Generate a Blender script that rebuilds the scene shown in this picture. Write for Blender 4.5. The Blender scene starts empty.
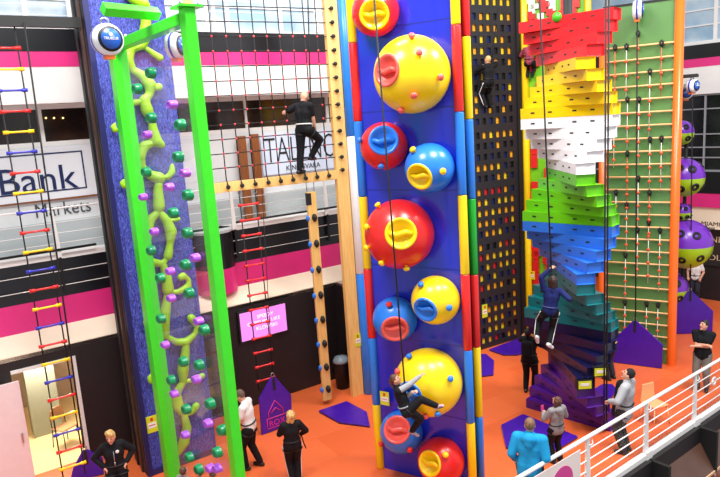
import bpy, bmesh, math, random
from mathutils import Vector, Matrix
random.seed(7)
PI = math.pi
scene = bpy.context.scene
COL = scene.collection

# ------------------------------------------------------------------ camera model (metres, z up, floor at z = 0)
FP, PITCH, ROLL, EYE = 640.0, math.radians(10.6), math.radians(3.84), 7.0
CF = Vector((0, math.cos(PITCH), -math.sin(PITCH)))
_R0 = Vector((1, 0, 0)); _D0 = Vector((0, -math.sin(PITCH), -math.cos(PITCH)))
CX = math.cos(ROLL) * _R0 + math.sin(ROLL) * _D0
CY = -math.sin(ROLL) * _R0 + math.cos(ROLL) * _D0
CAM = Vector((0, 0, EYE))
cd = bpy.data.cameras.new('camera'); cam = bpy.data.objects.new('camera', cd); COL.objects.link(cam)
cd.sensor_fit = 'HORIZONTAL'; cd.sensor_width = 36.0; cd.lens = FP / 720 * 36; cd.clip_end = 200
cam.matrix_world = Matrix(((CX.x, -CY.x, -CF.x, CAM.x), (CX.y, -CY.y, -CF.y, CAM.y), (CX.z, -CY.z, -CF.z, CAM.z), (0, 0, 0, 1)))
scene.camera = cam

def ray(x, y): return CF + (x - 360) / FP * CX + (y - 238.5) / FP * CY
def fl(x, y, z=0.0):
    d = ray(x, y); t = (z - EYE) / d.z
    return CAM + t * d

# ------------------------------------------------------------------ materials
def lin(c):
    def f(v):
        v /= 255.0
        return v / 12.92 if v <= .04045 else ((v + .055) / 1.055) ** 2.4
    return (f(c[0]), f(c[1]), f(c[2]), 1)
MATS = {}
def mat(name, rgb, rough=.5, noise=0.0, scale=8.0, spec=.5, metal=0.0, coat=0.0, rgb2=None, emit=None, stretch=None):
    if name in MATS: return MATS[name]
    m = bpy.data.materials.new(name); m.use_nodes = True
    nt = m.node_tree; b = nt.nodes['Principled BSDF']
    b.inputs['Base Color'].default_value = lin(rgb); b.inputs['Roughness'].default_value = rough
    b.inputs['Specular IOR Level'].default_value = spec; b.inputs['Metallic'].default_value = metal
    b.inputs['Coat Weight'].default_value = coat; b.inputs['Coat Roughness'].default_value = .08
    if emit:
        b.inputs['Emission Color'].default_value = lin(emit[0]); b.inputs['Emission Strength'].default_value = emit[1]
    if noise > 0 or rgb2:
        tc = nt.nodes.new('ShaderNodeTexCoord'); mp = nt.nodes.new('ShaderNodeMapping')
        if stretch: mp.inputs['Scale'].default_value = stretch
        nz = nt.nodes.new('ShaderNodeTexNoise'); nz.inputs['Scale'].default_value = scale; nz.inputs['Detail'].default_value = 4
        rp = nt.nodes.new('ShaderNodeValToRGB')
        c1 = lin(rgb); c2 = lin(rgb2) if rgb2 else tuple(max(0, v * (1 - noise)) for v in c1[:3]) + (1,)
        rp.color_ramp.elements[0].position = .38; rp.color_ramp.elements[1].position = .62
        rp.color_ramp.elements[0].color = c2; rp.color_ramp.elements[1].color = c1
        nt.links.new(tc.outputs['Object'], mp.inputs['Vector']); nt.links.new(mp.outputs['Vector'], nz.inputs['Vector'])
        nt.links.new(nz.outputs['Fac'], rp.inputs['Fac']); nt.links.new(rp.outputs['Color'], b.inputs['Base Color'])
    MATS[name] = m; return m

def plastic(name, rgb): return mat(name, rgb, rough=.28, spec=.5, noise=.05, scale=3)
RED = plastic('red_plastic', (222, 34, 34)); YEL = plastic('yellow_plastic', (250, 208, 12)); BLU = plastic('sky_blue_plastic', (38, 120, 222))
TUBE_WHITE = plastic('white_tube', (228, 222, 226)); TUBE_GREEN = plastic('green_tube', (20, 160, 40)); ORANGE_TUBE = plastic('orange_tube', (245, 104, 28))
PANEL_BLUE = mat('royal_blue_panel', (26, 40, 190), rough=.18, noise=.06, scale=2, coat=.3)
GREEN_POST = mat('bright_green_steel', (58, 214, 30), rough=.3, noise=.05)
LIME = mat('lime_plastic', (152, 206, 8), rough=.4, noise=.1, scale=6)
HOLD_G = plastic('emerald_hold', (8, 138, 84)); HOLD_P = plastic('violet_hold', (178, 92, 226))
BLACK = mat('black_paint', (18, 17, 19), rough=.6, noise=.1)
BLACKWALL = mat('black_wall_paint', (30, 24, 27), rough=.55, noise=.15, scale=2)
BLACKGLOSS = mat('black_gloss_band', (22, 22, 28), rough=.3, noise=.1, scale=2)
PINK = mat('pink_fascia', (226, 44, 128), rough=.4, noise=.05, scale=2)
WHITE = mat('white_paint', (238, 234, 232), rough=.5, noise=.04, scale=2)
WARMWHITE = mat('warm_white_ledge', (250, 232, 206), rough=.5, noise=.05, scale=1.5)
GREY = mat('light_grey_panel', (206, 212, 214), rough=.4, noise=.05, scale=2)
WOOD = mat('pale_pine', (238, 190, 116), rough=.5, rgb2=(226, 174, 98), scale=5, stretch=(8, 8, .5))
BROWNWOOD = mat('brown_timber', (150, 88, 42), rough=.5, rgb2=(128, 70, 32), scale=5, stretch=(8, 8, .6))
ROPE = mat('black_rope', (26, 24, 28), rough=.8, noise=.2, scale=60)
PURPLE = mat('purple_vinyl', (66, 20, 160), rough=.35, noise=.12, scale=4)
DARKGREY = mat('charcoal_sheet', (38, 39, 44), rough=.38, noise=.06, scale=3)
DARKSIDE = mat('dark_tower_side', (24, 22, 30), rough=.5, noise=.2, scale=4)
NAVYTRIM = mat('navy_trim', (28, 28, 92), rough=.45, noise=.1)
GREENPANEL = mat('green_climbing_sheet', (90, 134, 74), rough=.28, noise=.06, scale=2, coat=.25)
STEEL = mat('brushed_steel', (180, 180, 184), rough=.3, metal=1.0, noise=.1)
WINDARK = mat('dark_window_glass', (34, 26, 24), rough=.12, rgb2=(58, 40, 32), scale=1.2)
WINPALE = mat('pale_window_glass', (148, 178, 202), rough=.12, rgb2=(204, 216, 224), scale=.8)
WINBLACK = mat('black_window_glass', (22, 22, 26), rough=.12, rgb2=(40, 40, 44), scale=1.0)
NAVYTEXT = mat('navy_letters', (16, 34, 86), rough=.5); BLACKTEXT = mat('black_letters', (24, 24, 30), rough=.5)
LABELMAT = mat('lime_yellow_label', (212, 214, 40), rough=.5, noise=.03); REDTEXT = mat('red_print', (206, 40, 40), rough=.5)
SKIN = mat('skin', (222, 162, 134), rough=.5, noise=.06, scale=10)

def blue_wall_mat():
    m = bpy.data.materials.new('blue_streaked_wall'); m.use_nodes = True; nt = m.node_tree; b = nt.nodes['Principled BSDF']
    tc = nt.nodes.new('ShaderNodeTexCoord'); mp = nt.nodes.new('ShaderNodeMapping'); mp.inputs['Scale'].default_value = (34, 34, 9)
    nz = nt.nodes.new('ShaderNodeTexNoise'); nz.inputs['Scale'].default_value = 1.6; nz.inputs['Detail'].default_value = 5; nz.inputs['Distortion'].default_value = 1.2
    rp = nt.nodes.new('ShaderNodeValToRGB'); e = rp.color_ramp.elements
    e[0].position = .36; e[0].color = lin((22, 24, 84)); e[1].position = .68; e[1].color = lin((96, 110, 204))
    n = e.new(.5); n.color = lin((50, 58, 158))
    nt.links.new(tc.outputs['Object'], mp.inputs['Vector']); nt.links.new(mp.outputs['Vector'], nz.inputs['Vector'])
    nt.links.new(nz.outputs['Fac'], rp.inputs['Fac']); nt.links.new(rp.outputs['Color'], b.inputs['Base Color'])
    bp = nt.nodes.new('ShaderNodeBump'); bp.inputs['Strength'].default_value = .5; bp.inputs['Distance'].default_value = .02
    nt.links.new(nz.outputs['Fac'], bp.inputs['Height']); nt.links.new(bp.outputs['Normal'], b.inputs['Normal'])
    b.inputs['Roughness'].default_value = .6
    return m
BLUEWALL = blue_wall_mat()
def floor_mat():
    m = bpy.data.materials.new('orange_rubber_tiles'); m.use_nodes = True; nt = m.node_tree; b = nt.nodes['Principled BSDF']
    tc = nt.nodes.new('ShaderNodeTexCoord'); mp = nt.nodes.new('ShaderNodeMapping'); mp.inputs['Rotation'].default_value = (0, 0, math.radians(-32))
    br = nt.nodes.new('ShaderNodeTexBrick'); br.offset = 0.5; br.inputs['Scale'].default_value = 1.0
    br.inputs['Brick Width'].default_value = 1.0; br.inputs['Row Height'].default_value = 1.0
    br.inputs['Mortar Size'].default_value = .006; br.inputs['Color1'].default_value = lin((234, 110, 58)); br.inputs['Color2'].default_value = lin((224, 98, 48)); br.inputs['Mortar'].default_value = lin((222, 94, 44))
    nz = nt.nodes.new('ShaderNodeTexNoise'); nz.inputs['Scale'].default_value = 40
    mx = nt.nodes.new('ShaderNodeMixRGB'); mx.blend_type = 'MULTIPLY'; mx.inputs['Fac'].default_value = .12
    nt.links.new(tc.outputs['Object'], mp.inputs['Vector']); nt.links.new(mp.outputs['Vector'], br.inputs['Vector'])
    nt.links.new(br.outputs['Color'], mx.inputs['Color1']); nt.links.new(nz.outputs['Color'], mx.inputs['Color2'])
    nt.links.new(mx.outputs['Color'], b.inputs['Base Color']); b.inputs['Roughness'].default_value = .45
    return m
FLOOR = floor_mat()
def clear_mat(name, tint, haze, gloss=.06):
    m = bpy.data.materials.new(name); m.use_nodes = True; nt = m.node_tree; nt.nodes.clear()
    out = nt.nodes.new('ShaderNodeOutputMaterial'); tr = nt.nodes.new('ShaderNodeBsdfTransparent'); tr.inputs['Color'].default_value = tint
    gl = nt.nodes.new('ShaderNodeBsdfGlossy'); gl.inputs['Roughness'].default_value = .04
    df = nt.nodes.new('ShaderNodeBsdfDiffuse'); df.inputs['Color'].default_value = (.8, .76, .8, 1)
    m1 = nt.nodes.new('ShaderNodeMixShader'); m1.inputs['Fac'].default_value = haze
    m2 = nt.nodes.new('ShaderNodeMixShader'); m2.inputs['Fac'].default_value = gloss
    nt.links.new(tr.outputs[0], m1.inputs[1]); nt.links.new(df.outputs[0], m1.inputs[2])
    nt.links.new(m1.outputs[0], m2.inputs[1]); nt.links.new(gl.outputs[0], m2.inputs[2])
    nt.links.new(m2.outputs[0], out.inputs['Surface'])
    return m
PLEXI = clear_mat('clear_acrylic', (.98, .97, .99, 1), .035)
GLASSRAIL = clear_mat('rail_glass', (.99, .99, .99, 1), .01, .015)

# ------------------------------------------------------------------ mesh builder
class MB:
    def __init__(s): s.v = []; s.f = []; s.m = []; s.sm = []
    def add(s, vs, fs, mi=0, smooth=False):
        o = len(s.v); s.v += [tuple(v) for v in vs]
        for f in fs: s.f.append([i + o for i in f]); s.m.append(mi); s.sm.append(smooth)
        return s
    def box(s, x0, x1, y0, y1, z0, z1, mi=0, M=None):
        vs = [Vector((x, y, z)) for x in (x0, x1) for y in (y0, y1) for z in (z0, z1)]
        if M is not None: vs = [M @ v for v in vs]
        return s.add(vs, [(0, 1, 3, 2), (4, 6, 7, 5), (0, 4, 5, 1), (2, 3, 7, 6), (0, 2, 6, 4), (1, 5, 7, 3)], mi)
    def prism(s, poly, y0, y1, mi=0, M=None):          # polygon in xz, extruded along y
        n = len(poly); vs = [Vector((p[0], y0, p[1])) for p in poly] + [Vector((p[0], y1, p[1])) for p in poly]
        if M is not None: vs = [M @ v for v in vs]
        return s.add(vs, [tuple(range(n)), tuple(range(2 * n - 1, n - 1, -1))] + [(i, i + n, (i + 1) % n + n, (i + 1) % n) for i in range(n)], mi)
    def slab(s, poly, z0, z1, mi=0):                   # polygon in xy, extruded along z
        n = len(poly); vs = [(p[0], p[1], z0) for p in poly] + [(p[0], p[1], z1) for p in poly]
        return s.add(vs, [tuple(range(n - 1, -1, -1)), tuple(range(n, 2 * n))] + [(i, (i + 1) % n, (i + 1) % n + n, i + n) for i in range(n)], mi)
    def tube(s, pts, r, n=8, mi=0, caps=True, smooth=True):
        pts = [Vector(p) for p in pts]; rs = r if isinstance(r, (list, tuple)) else [r] * len(pts)
        vs = []; up = None
        for i, p in enumerate(pts):
            t = (pts[min(i + 1, len(pts) - 1)] - pts[max(i - 1, 0)]).normalized()
            if up is None:
                up = Vector((0, 0, 1)) if abs(t.z) < .9 else Vector((1, 0, 0))
            a = t.cross(up).normalized(); b = a.cross(t).normalized(); up = b
            for k in range(n):
                an = 2 * PI * k / n; vs.append(p + rs[i] * (math.cos(an) * a + math.sin(an) * b))
        fs = [(i * n + k, i * n + (k + 1) % n, (i + 1) * n + (k + 1) % n, (i + 1) * n + k) for i in range(len(pts) - 1) for k in range(n)]
        s.add(vs, fs, mi, smooth)
        if caps: s.add(vs, [tuple(range(n - 1, -1, -1)), tuple(range((len(pts) - 1) * n, len(pts) * n))], mi)
        return s
    def lathe(s, prof, origin=(0, 0, 0), axis=(0, 0, 1), n=24, mi=0, smooth=True, cap0=False, cap1=False):
        ax = Vector(axis).normalized(); up = Vector((0, 0, 1)) if abs(ax.z) < .9 else Vector((1, 0, 0))
        a = up.cross(ax).normalized(); b = ax.cross(a); o = Vector(origin); vs = []
        for (r, h) in prof:
            for k in range(n):
                an = 2 * PI * k / n; vs.append(o + ax * h + r * (math.cos(an) * a + math.sin(an) * b))
        fs = [(i * n + k, i * n + (k + 1) % n, (i + 1) * n + (k + 1) % n, (i + 1) * n + k) for i in range(len(prof) - 1) for k in range(n)]
        s.add(vs, fs, mi, smooth)
        if cap0: s.add(vs[:n], [tuple(range(n - 1, -1, -1))], mi)
        if cap1: s.add(vs[-n:], [tuple(range(n))], mi)
        return s
    def ball(s, c, r, n=12, mi=0, sc=(1, 1, 1), M=None):
        c = Vector(c); m = max(4, n // 2); vs = []; fs = []
        for i in range(m + 1):
            th = PI * i / m
            for k in range(n):
                an = 2 * PI * k / n; v = Vector((r * sc[0] * math.sin(th) * math.cos(an), r * sc[1] * math.sin(th) * math.sin(an), r * sc[2] * math.cos(th)))
                if M is not None: v = M @ v
                vs.append(c + v)
        for i in range(m):
            for k in range(n): fs.append((i * n + k, (i + 1) * n + k, (i + 1) * n + (k + 1) % n, i * n + (k + 1) % n))
        return s.add(vs, fs, mi, True)
    def cap(s, p0, r0, p1, r1, n=12, mi=0):            # tapered capsule
        p0 = Vector(p0); p1 = Vector(p1); d = p1 - p0; L = d.length
        if L < 1e-5: return s.ball(p0, max(r0, r1), n, mi)
        prof = [(max(1e-4, r0 * math.cos(t)), r0 * math.sin(t)) for t in (-PI / 2 + .02, -1.0, -.5, 0)] + [(max(1e-4, r1 * math.cos(t)), L + r1 * math.sin(t)) for t in (0, .5, 1.0, PI / 2 - .02)]
        return s.lathe(prof, p0, d, n, mi, True, True, True)
    def build(s, name, mats, parent=None, bevel=0, smooth=None):
        me = bpy.data.meshes.new(name); me.from_pydata(s.v, [], s.f)
        for m in (mats if isinstance(mats, (list, tuple)) else [mats]): me.materials.append(m)
        me.polygons.foreach_set('material_index', s.m); me.polygons.foreach_set('use_smooth', s.sm if smooth is None else [smooth] * len(s.m))
        bm = bmesh.new(); bm.from_mesh(me)
        bmesh.ops.remove_doubles(bm, verts=bm.verts, dist=1e-5)
        if bevel: bmesh.ops.bevel(bm, geom=[e for e in bm.edges if len(e.link_faces) == 2 and e.calc_face_angle(0) > .5], offset=bevel, segments=2, profile=.5, affect='EDGES', clamp_overlap=True)
        bmesh.ops.recalc_face_normals(bm, faces=bm.faces); bm.to_mesh(me); bm.free(); me.update()
        o = bpy.data.objects.new(name, me); COL.objects.link(o)
        if parent: o.parent = parent
        return o

def tag(o, label, cat, group=None, kind=None):
    o['label'] = label; o['category'] = cat
    if group: o['group'] = group
    if kind: o['kind'] = kind
    return o
def empty(name, loc, rz, label, cat, group=None):
    o = bpy.data.objects.new(name, None); COL.objects.link(o); o.location = loc; o.rotation_euler = (0, 0, rz); o.empty_display_size = .2
    return tag(o, label, cat, group)
def struct(o): o['kind'] = 'structure'; return o
def dup_tree(o, parent=None):
    c = o.copy(); COL.objects.link(c); c.parent = parent
    for ch in list(o.children): dup_tree(ch, c)
    return c

class Frame:                                           # an upright plane: x along it, y into it (away from the viewer), z up
    def __init__(s, P, ang):
        s.P = Vector((P[0], P[1], 0)); s.a = ang; s.d = Vector((math.cos(ang), math.sin(ang), 0)); s.n = Vector((-math.sin(ang), math.cos(ang), 0))
        s.M = Matrix.Translation(s.P) @ Matrix.Rotation(ang, 4, 'Z'); s.I = s.M.inverted()
    def at(s, px, py, v=0.0):                          # (x, z) where the line of sight meets the plane y = v
        R = ray(px, py); o = s.P + s.n * v; t = (o - CAM).dot(s.n) / R.dot(s.n)
        q = s.I @ (CAM + t * R); return q.x, q.z
    def P3(s, px, py, v=0.0):
        x, z = s.at(px, py, v); return Vector((x, v, z))
    def W(s, q): return s.M @ Vector(q)
    def L(s, q): return s.I @ Vector(q)
    def put(s, o): o.matrix_world = s.M; return o

def text_mesh(body, size, loc, name, m, parent, depth=.004, sx=1.0, align='LEFT', thin=0.0):
    cu = bpy.data.curves.new('t', 'FONT'); cu.body = body; cu.size = size; cu.extrude = depth; cu.align_x = align; cu.resolution_u = 3; cu.offset = -thin
    to = bpy.data.objects.new('t', cu); COL.objects.link(to)
    dg = bpy.context.evaluated_depsgraph_get(); me = bpy.data.meshes.new_from_object(to.evaluated_get(dg))
    COL.objects.unlink(to); bpy.data.objects.remove(to); bpy.data.curves.remove(cu)
    me.materials.clear(); me.materials.append(m); me.name = name
    me.transform(Matrix.Translation(loc) @ Matrix.Diagonal((sx, 1, 1, 1)) @ Matrix.Rotation(PI / 2, 4, 'X'))
    o = bpy.data.objects.new(name, me); COL.objects.link(o)
    if parent: o.parent = parent
    return o
def safety_label(parent, x, z, y=-.012, w=.2, h=.3):
    l = MB().box(x - w / 2, x + w / 2, y, y + .01, z - h / 2, z + h / 2).build('safety_label', LABELMAT, parent)
    l['label'] = 'small lime yellow safety notice with a white box and red print'
    k = MB().box(x - w * .38, x + w * .38, y - .003, y, z - h * .22, z + h * .1).build('white_box', WHITE, l)
    MB().box(x - w * .3, x + w * .3, y - .005, y - .003, z - h * .08, z - h * .03).box(x - w * .12, x + w * .12, y - .005, y - .001, z + h * .2, z + h * .4).build('red_print', REDTEXT, l)
    return l

A = math.atan2(-.53, .85); B = math.atan2(.559, .829)

# ================================================================== SETTING
# floor slab: it ends at the railing over the void
RAILDIR = Vector((math.cos(math.radians(36.5)), math.sin(math.radians(36.5)), 0))
RB = fl(645, 455); RA = RB - RAILDIR * 9; RC = RB + RAILDIR * 12
fm = MB().slab([(RA.x, RA.y), (RC.x, RC.y), (16, 20), (16, 36), (-12, 36), (-12, RA.y)], -.35, 0)
struct(fm.build('floor', FLOOR))
W0 = Frame((-2.12, 15.85), B)
# ground storey wall with the opening on the left
uL, uR, zT = W0.at(11, 376)[0], W0.at(72, 360)[0], 2.36
m = MB().box(-11, uL, 0, .12, 0, 2.7).box(uR, 1.6, 0, .12, 0, 2.7).box(uL, uR, 0, .12, zT, 2.7)
struct(W0.put(m.build('wall_left', BLACKWALL)))
cor = W0.W((1.6, 0, 0)); WR = Frame((cor.x, cor.y), math.atan2(-.88, .48))
struct(WR.put(MB().box(0, 1.0, 0, .1, 0, 2.7).build('wall_return', BLACKWALL)))
m = MB().box(uR, uR + .07, -.03, .14, 0, zT + .07).box(uL, uR, -.03, .14, zT, zT + .07)
struct(W0.put(m.build('trim_1', WHITE)))
# side room behind the opening
rm = MB().box(uL - 2, uR + 2.2, .12, 4.2, .0, .012)
struct(W0.put(rm.build('floor', mat('cream_floor', (240, 214, 160), rough=.3, noise=.06, scale=2))))
ROOMW = mat('room_wall_paint', (190, 172, 158), rough=.6, noise=.05)
struct(W0.put(MB().box(uL - 2, uR + 2.2, 4.2, 4.3, 0, 2.7).box(uR + 2.2, uR + 2.3, .12, 4.3, 0, 2.7).box(uL - 2.1, uL - 2, .12, 4.3, 0, 2.7).build('wall_room', ROOMW)))
struct(W0.put(MB().box(uL - 2, uR + 2.2, .12, 4.3, 2.7, 2.76).build('ceiling', WHITE)))
px = W0.at(48, 420, 2.0)
struct(W0.put(MB().box(px[0] - .3, px[0] + .3, 2.0, 2.5, 0.012, 2.7).box(px[0] - .34, px[0] - .3, 1.98, 2.52, 0.012, 2.7).build('trim_2', mat('grey_green_column', (150, 156, 142), rough=.5, noise=.05))))
# the open white door leaf, standing out from the wall left of the opening
dl = W0.at(34, 470, -.14)[0]
d1 = W0.put(MB().box(dl - 1.6, dl, -.2, -.15, .0, 2.25).build('door_1', mat('pinkish_white_leaf', (240, 218, 220), rough=.4, noise=.03), bevel=.008)); struct(d1)
MB().box(dl - .12, dl - .09, -.24, -.2, .95, 1.15).build('door_handle', STEEL, d1)
# ledge over the ground storey, then the gallery bands
prof = [(0, 2.62), (0, 2.72), (.6, 3.0), (.6, 2.5)]
def band_x(y0, y1, z0, z1, x0=-12, x1=3.4): return MB().box(x0, x1, y0, y1, z0, z1)
m = MB(); Mx = Matrix.Rotation(PI / 2, 4, 'Z')
m.add([(-12, p[0], p[1]) for p in prof] + [(3.4, p[0], p[1]) for p in prof], [(0, 1, 2, 3), (7, 6, 5, 4), (0, 4, 5, 1), (1, 5, 6, 2), (2, 6, 7, 3), (3, 7, 4, 0)])
struct(W0.put(m.build('trim_3', WARMWHITE)))
def fac(name, mt, *a): return struct(W0.put(band_x(*a).build(name, mt)))
fac('trim_4', PINK, .6, .9, 3.0, 3.62); fac('trim_5', BLACKGLOSS, .6, .9, 3.62, 4.45); fac('trim_6', WHITE, .58, .95, 4.45, 4.56)
fac('floor', GREY, .9, 3.5, 4.3, 4.46)
fac('wall_gallery', mat('shopfront_panel', (226, 228, 230), rough=.35, noise=.04, scale=2), 1.25, 1.4, 4.46, 6.86)
fac('wall_gallery', mat('grey_shopfront_base', (186, 192, 194), rough=.35, noise=.04, scale=2), 1.2, 1.25, 4.46, 5.2)
fac('trim_7', WHITE, .6, 1.45, 7.74, 8.48); fac('trim_8', PINK, .59, .9, 8.48, 8.79); fac('trim_9', BLACKGLOSS, .58, .9, 8.79, 9.24)
# bulge of the gallery round a column, seen right of the green post
bx = W0.at(215, 262, .6)[0]
for z0, z1, mt, nm in ((3.0, 3.62, PINK, 'trim_10'), (3.62, 4.5, BLACKGLOSS, 'trim_11'), (4.5, 4.56, GREY, 'trim_12')):
    r = .5
    struct(W0.put(MB().lathe([(r, z0), (r, z1)], (bx, .62, 0), n=40, smooth=False, cap0=True, cap1=True).build(nm, mt)))
# windows between the sign wall and the upper slab
def window(fr, name, x0, x1, z0, z1, y, pane_m, frame_m, mull, rails=(), fw=.06):
    f = MB().box(x0, x1, y - .05, y + .05, z0, z0 + fw).box(x0, x1, y - .05, y + .05, z1 - fw, z1)
    for mx in mull: f.box(mx - fw / 2, mx + fw / 2, y - .05, y + .05, z0 + fw, z1 - fw)
    for rz in rails: f.box(x0, x1, y - .04, y + .04, rz - .02, rz + .02)
    o = struct(fr.put(f.build(name, frame_m)))
    MB().box(x0, x1, y + .0, y + .03, z0 + fw, z1 - fw).build('pane', pane_m, o)
    return o
window(W0, 'window_1', -12, 3.4, 6.86, 7.74, 1.32, WINDARK, WHITE, [W0.at(40, 120, 1.3)[0], W0.at(246, 115, 1.3)[0], -9.5, 2.6], fw=.09)
window(W0, 'window_2', -12, 3.4, 9.24, 12.5, 1.0, WINPALE, WHITE, [W0.at(p, 8, 1.0)[0] for p in (24, 150, 212, 226, 279)] + [-9, 2.4], (9.9,), fw=.1)
# small warm lamps inside the dark window
for a in (46, 54, 63):
    q = W0.P3(a, 118, 1.24)
    o = MB().ball(q, .02).build('wall_lamp', mat('lamp_glow', (255, 220, 140), emit=((255, 205, 120), 3.0))); W0.put(o)
    tag(o, 'tiny warm lamp glowing in the dark upper window, %s of the three' % {46: 'leftmost', 54: 'middle', 63: 'rightmost'}[a], 'lamp', 'lamps in the dark window')
# right-hand facade
Q0 = fl(712, 297.5); WQ = Frame((Q0.x, Q0.y), math.atan2(-.75, .66))
def facr(name, mt, y0, y1, z0, z1, x0=-17, x1=4): return struct(WQ.put(MB().box(x0, x1, y0, y1, z0, z1).build(name, mt)))
facr('wall_right', mat('brown_cafe_wall', (58, 40, 34), rough=.5, noise=.2, scale=3), .5, .65, 0, 2.6)
facr('trim_13', WARMWHITE, .1, .65, 2.42, 3.19); facr('trim_14', PINK, 0, .3, 3.19, 3.68); facr('trim_15', BLACKGLOSS, -.02, .3, 3.68, 4.42)
facr('trim_16', WHITE, 0, .5, 7.05, 7.95); facr('trim_17', PINK, -.01, .3, 7.95, 8.23); facr('trim_18', BLACKGLOSS, -.02, .3, 8.23, 8.68)
GREYFRAME = mat('grey_window_bar', (150, 150, 156), rough=.4)
window(WQ, 'window_3', -17, 4, 4.42, 7.05, .15, WINBLACK, GREYFRAME, [WQ.at(p, 130, .15)[0] for p in (705, 730)] + [-3, -6, -9, -12], (4.9, 5.25, 5.7, 6.55), fw=.06)
window(WQ, 'window_4', -17, 4, 8.68, 13, .15, WINPALE, WHITE, [WQ.at(p, 25, .15)[0] for p in (716, 735)] + [-4, -8], (9.3, 9.8), fw=.12)
# cafe counter and lettering
c = MB().box(-3.5, 4, -.3, .3, 0, 1.22).box(-3.6, 4, -.36, .34, 1.22, 1.27).build('cafe_counter', BLACKWALL); WQ.put(c)
tag(c, 'long black cafe counter along the right-hand wall', 'counter')
PEACH = mat('peach_letters', (236, 196, 160), rough=.5)
sg = empty('wall_sign', WQ.P, WQ.a, 'peach block letters on the dark cafe wall above the counter', 'sign')
for i, (tx, py) in enumerate((('ONE', 238), ('I\'M', 247), ('TOLD', 256))):
    q = WQ.at(702, py + 3, .5); text_mesh(tx, .3, (q[0], .485, q[1]), 'lettering', PEACH, sg, .008, 1.1)
sg2 = empty('shop_sign', WQ.P, WQ.a, 'dark lettering reading MIAMI on the warm white fascia at far right', 'sign')
q = WQ.at(701, 225, .1); text_mesh('MIAMI', .2, (q[0], .09, q[1]), 'lettering', mat('brown_letters', (70, 40, 36)), sg2, .006, 1.15)
text_mesh('LOUNGE', .08, (q[0] + .1, .09, q[1] - .11), 'lettering', MATS['brown_letters'], sg2, .006, 1.1)
# lower storey seen through the void
lowf = struct(MB().slab([(-2, 2), (14, 2), (22, 20), (RC.x, RC.y), (RA.x, RA.y)], -4.3, -4.2).build('floor', mat('dark_brown_lower_floor', (64, 34, 26), rough=.35, rgb2=(92, 46, 26), scale=1.5)))

# ------------------------------------------------------------------ railing along the edge of the void
RF = Frame((RB.x, RB.y), math.radians(36.5))
RAILW = mat('white_rail_enamel', (242, 238, 236), rough=.3, noise=.02)
rl = empty('railing', RB, RF.a, 'white steel railing with wires along the edge of the orange floor', 'railing')
posts = [RF.at(p, y)[0] for p, y in ((596, 477), (646, 440), (695, 395))]; st = posts[2] - posts[1]
posts = [posts[1] + st * k for k in (-3, -2, -1, 0, 1, 2, 3)]
MB().tube([(-8, 0, 1.12), (9, 0, 1.12)], .036).build('handrail', RAILW, rl)
MB().box(-8, 9, -.07, .05, -.06, .06).build('base_rail', RAILW, rl, bevel=.01)
for z in (.25, .46, .67, .88): MB().tube([(-8, 0, z), (9, 0, z)], .013, 6).build('wire', RAILW, rl)
for x in posts:
    p = MB().prism([(x - .085, .06), (x + .07, .06), (x + .035, 1.08), (x - .045, 1.08)], -.02, .02).build('post', RAILW, rl)
    MB().tube([(x - .01, 0, .98), (x + .05, -.03, .95), (x + .11, -.03, .97), (x + .12, 0, 1.05)], .012, 6).build('bracket', RAILW, p)
    MB().box(x - .1, x + .1, -.09, -.06, -.12, .1).build('foot_plate', RAILW, p)
MB().box(posts[0], posts[-1], .03, .04, .1, .95).build('glass_panel', GLASSRAIL, rl)
# slab edge: dark bays, each with a paler lip along its foot
edge = empty('slab_edge_cladding', RB, RF.a, 'black and brown stepped cladding under the white railing', 'cladding')
BRN = mat('brown_laminate', (92, 62, 50), rough=.4, noise=.12, scale=3); LIP = mat('pale_lip', (220, 176, 140), rough=.4)
for k, x in enumerate(posts[:-1]):
    w = st; b_ = MB().box(x + .04, x + w, -.16, .0, -.42, -.06).build('dark_fascia', BLACKWALL, edge)
    q = MB(); q.add([(x + .04, -.17, -.42), (x + w, -.17, -.42), (x + w, -.48, -.95), (x + .04, -.48, -.95), (x + .04, .0, -.42), (x + w, .0, -.42), (x + w, -.3, -1.0), (x + .04, -.3, -1.0)],
                   [(0, 1, 2, 3), (7, 6, 5, 4), (0, 4, 5, 1), (3, 2, 6, 7), (0, 3, 7, 4), (1, 5, 6, 2)])
    q.build('sloping_panel', BRN, edge); MB().box(x + .04, x + w, -.5, -.46, -.99, -.94).build('lip', LIP, edge)
    MB().box(x - .04, x + .04, -.5, .0, -1.0, -.06).build('dark_fin', BLACK, edge)
# banner tied to the rail
bn = empty('banner', RB, RF.a, 'white banner with a round pink logo hung on the railing at bottom', 'banner')
bxr = RF.at(580, 460, -.05)[0]
MB().box(bxr - 1.9, bxr, -.06, -.05, .12, 1.02).build('sheet', mat('banner_cloth', (244, 226, 220), rough=.6), bn)
q = RF.at(563, 479, -.06)
MB().lathe([(.3, 0), (.3, .006)], (q[0] - .02, -.061, q[1] - .06), (0, -1, 0), 32, cap0=True, cap1=True).build('logo', mat('magenta_print', (214, 70, 148)), bn)
MB().box(q[0] - .1, q[0] + .12, -.07, -.067, q[1] - .08, q[1] - .02).build('logo_mark', WHITE, bn)
# tag ring on the rail at right
q = RF.P3(714, 381, -.06)
o = MB().lathe([(.1, -.015), (.1, .015), (.07, .015), (.07, -.015), (.1, -.015)], q, (0, 1, 0), 6, smooth=False).build('key_ring_holder', RAILW); RF.put(o)
tag(o, 'white six-sided ring fixed to the railing wires at far right', 'ring')
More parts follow.
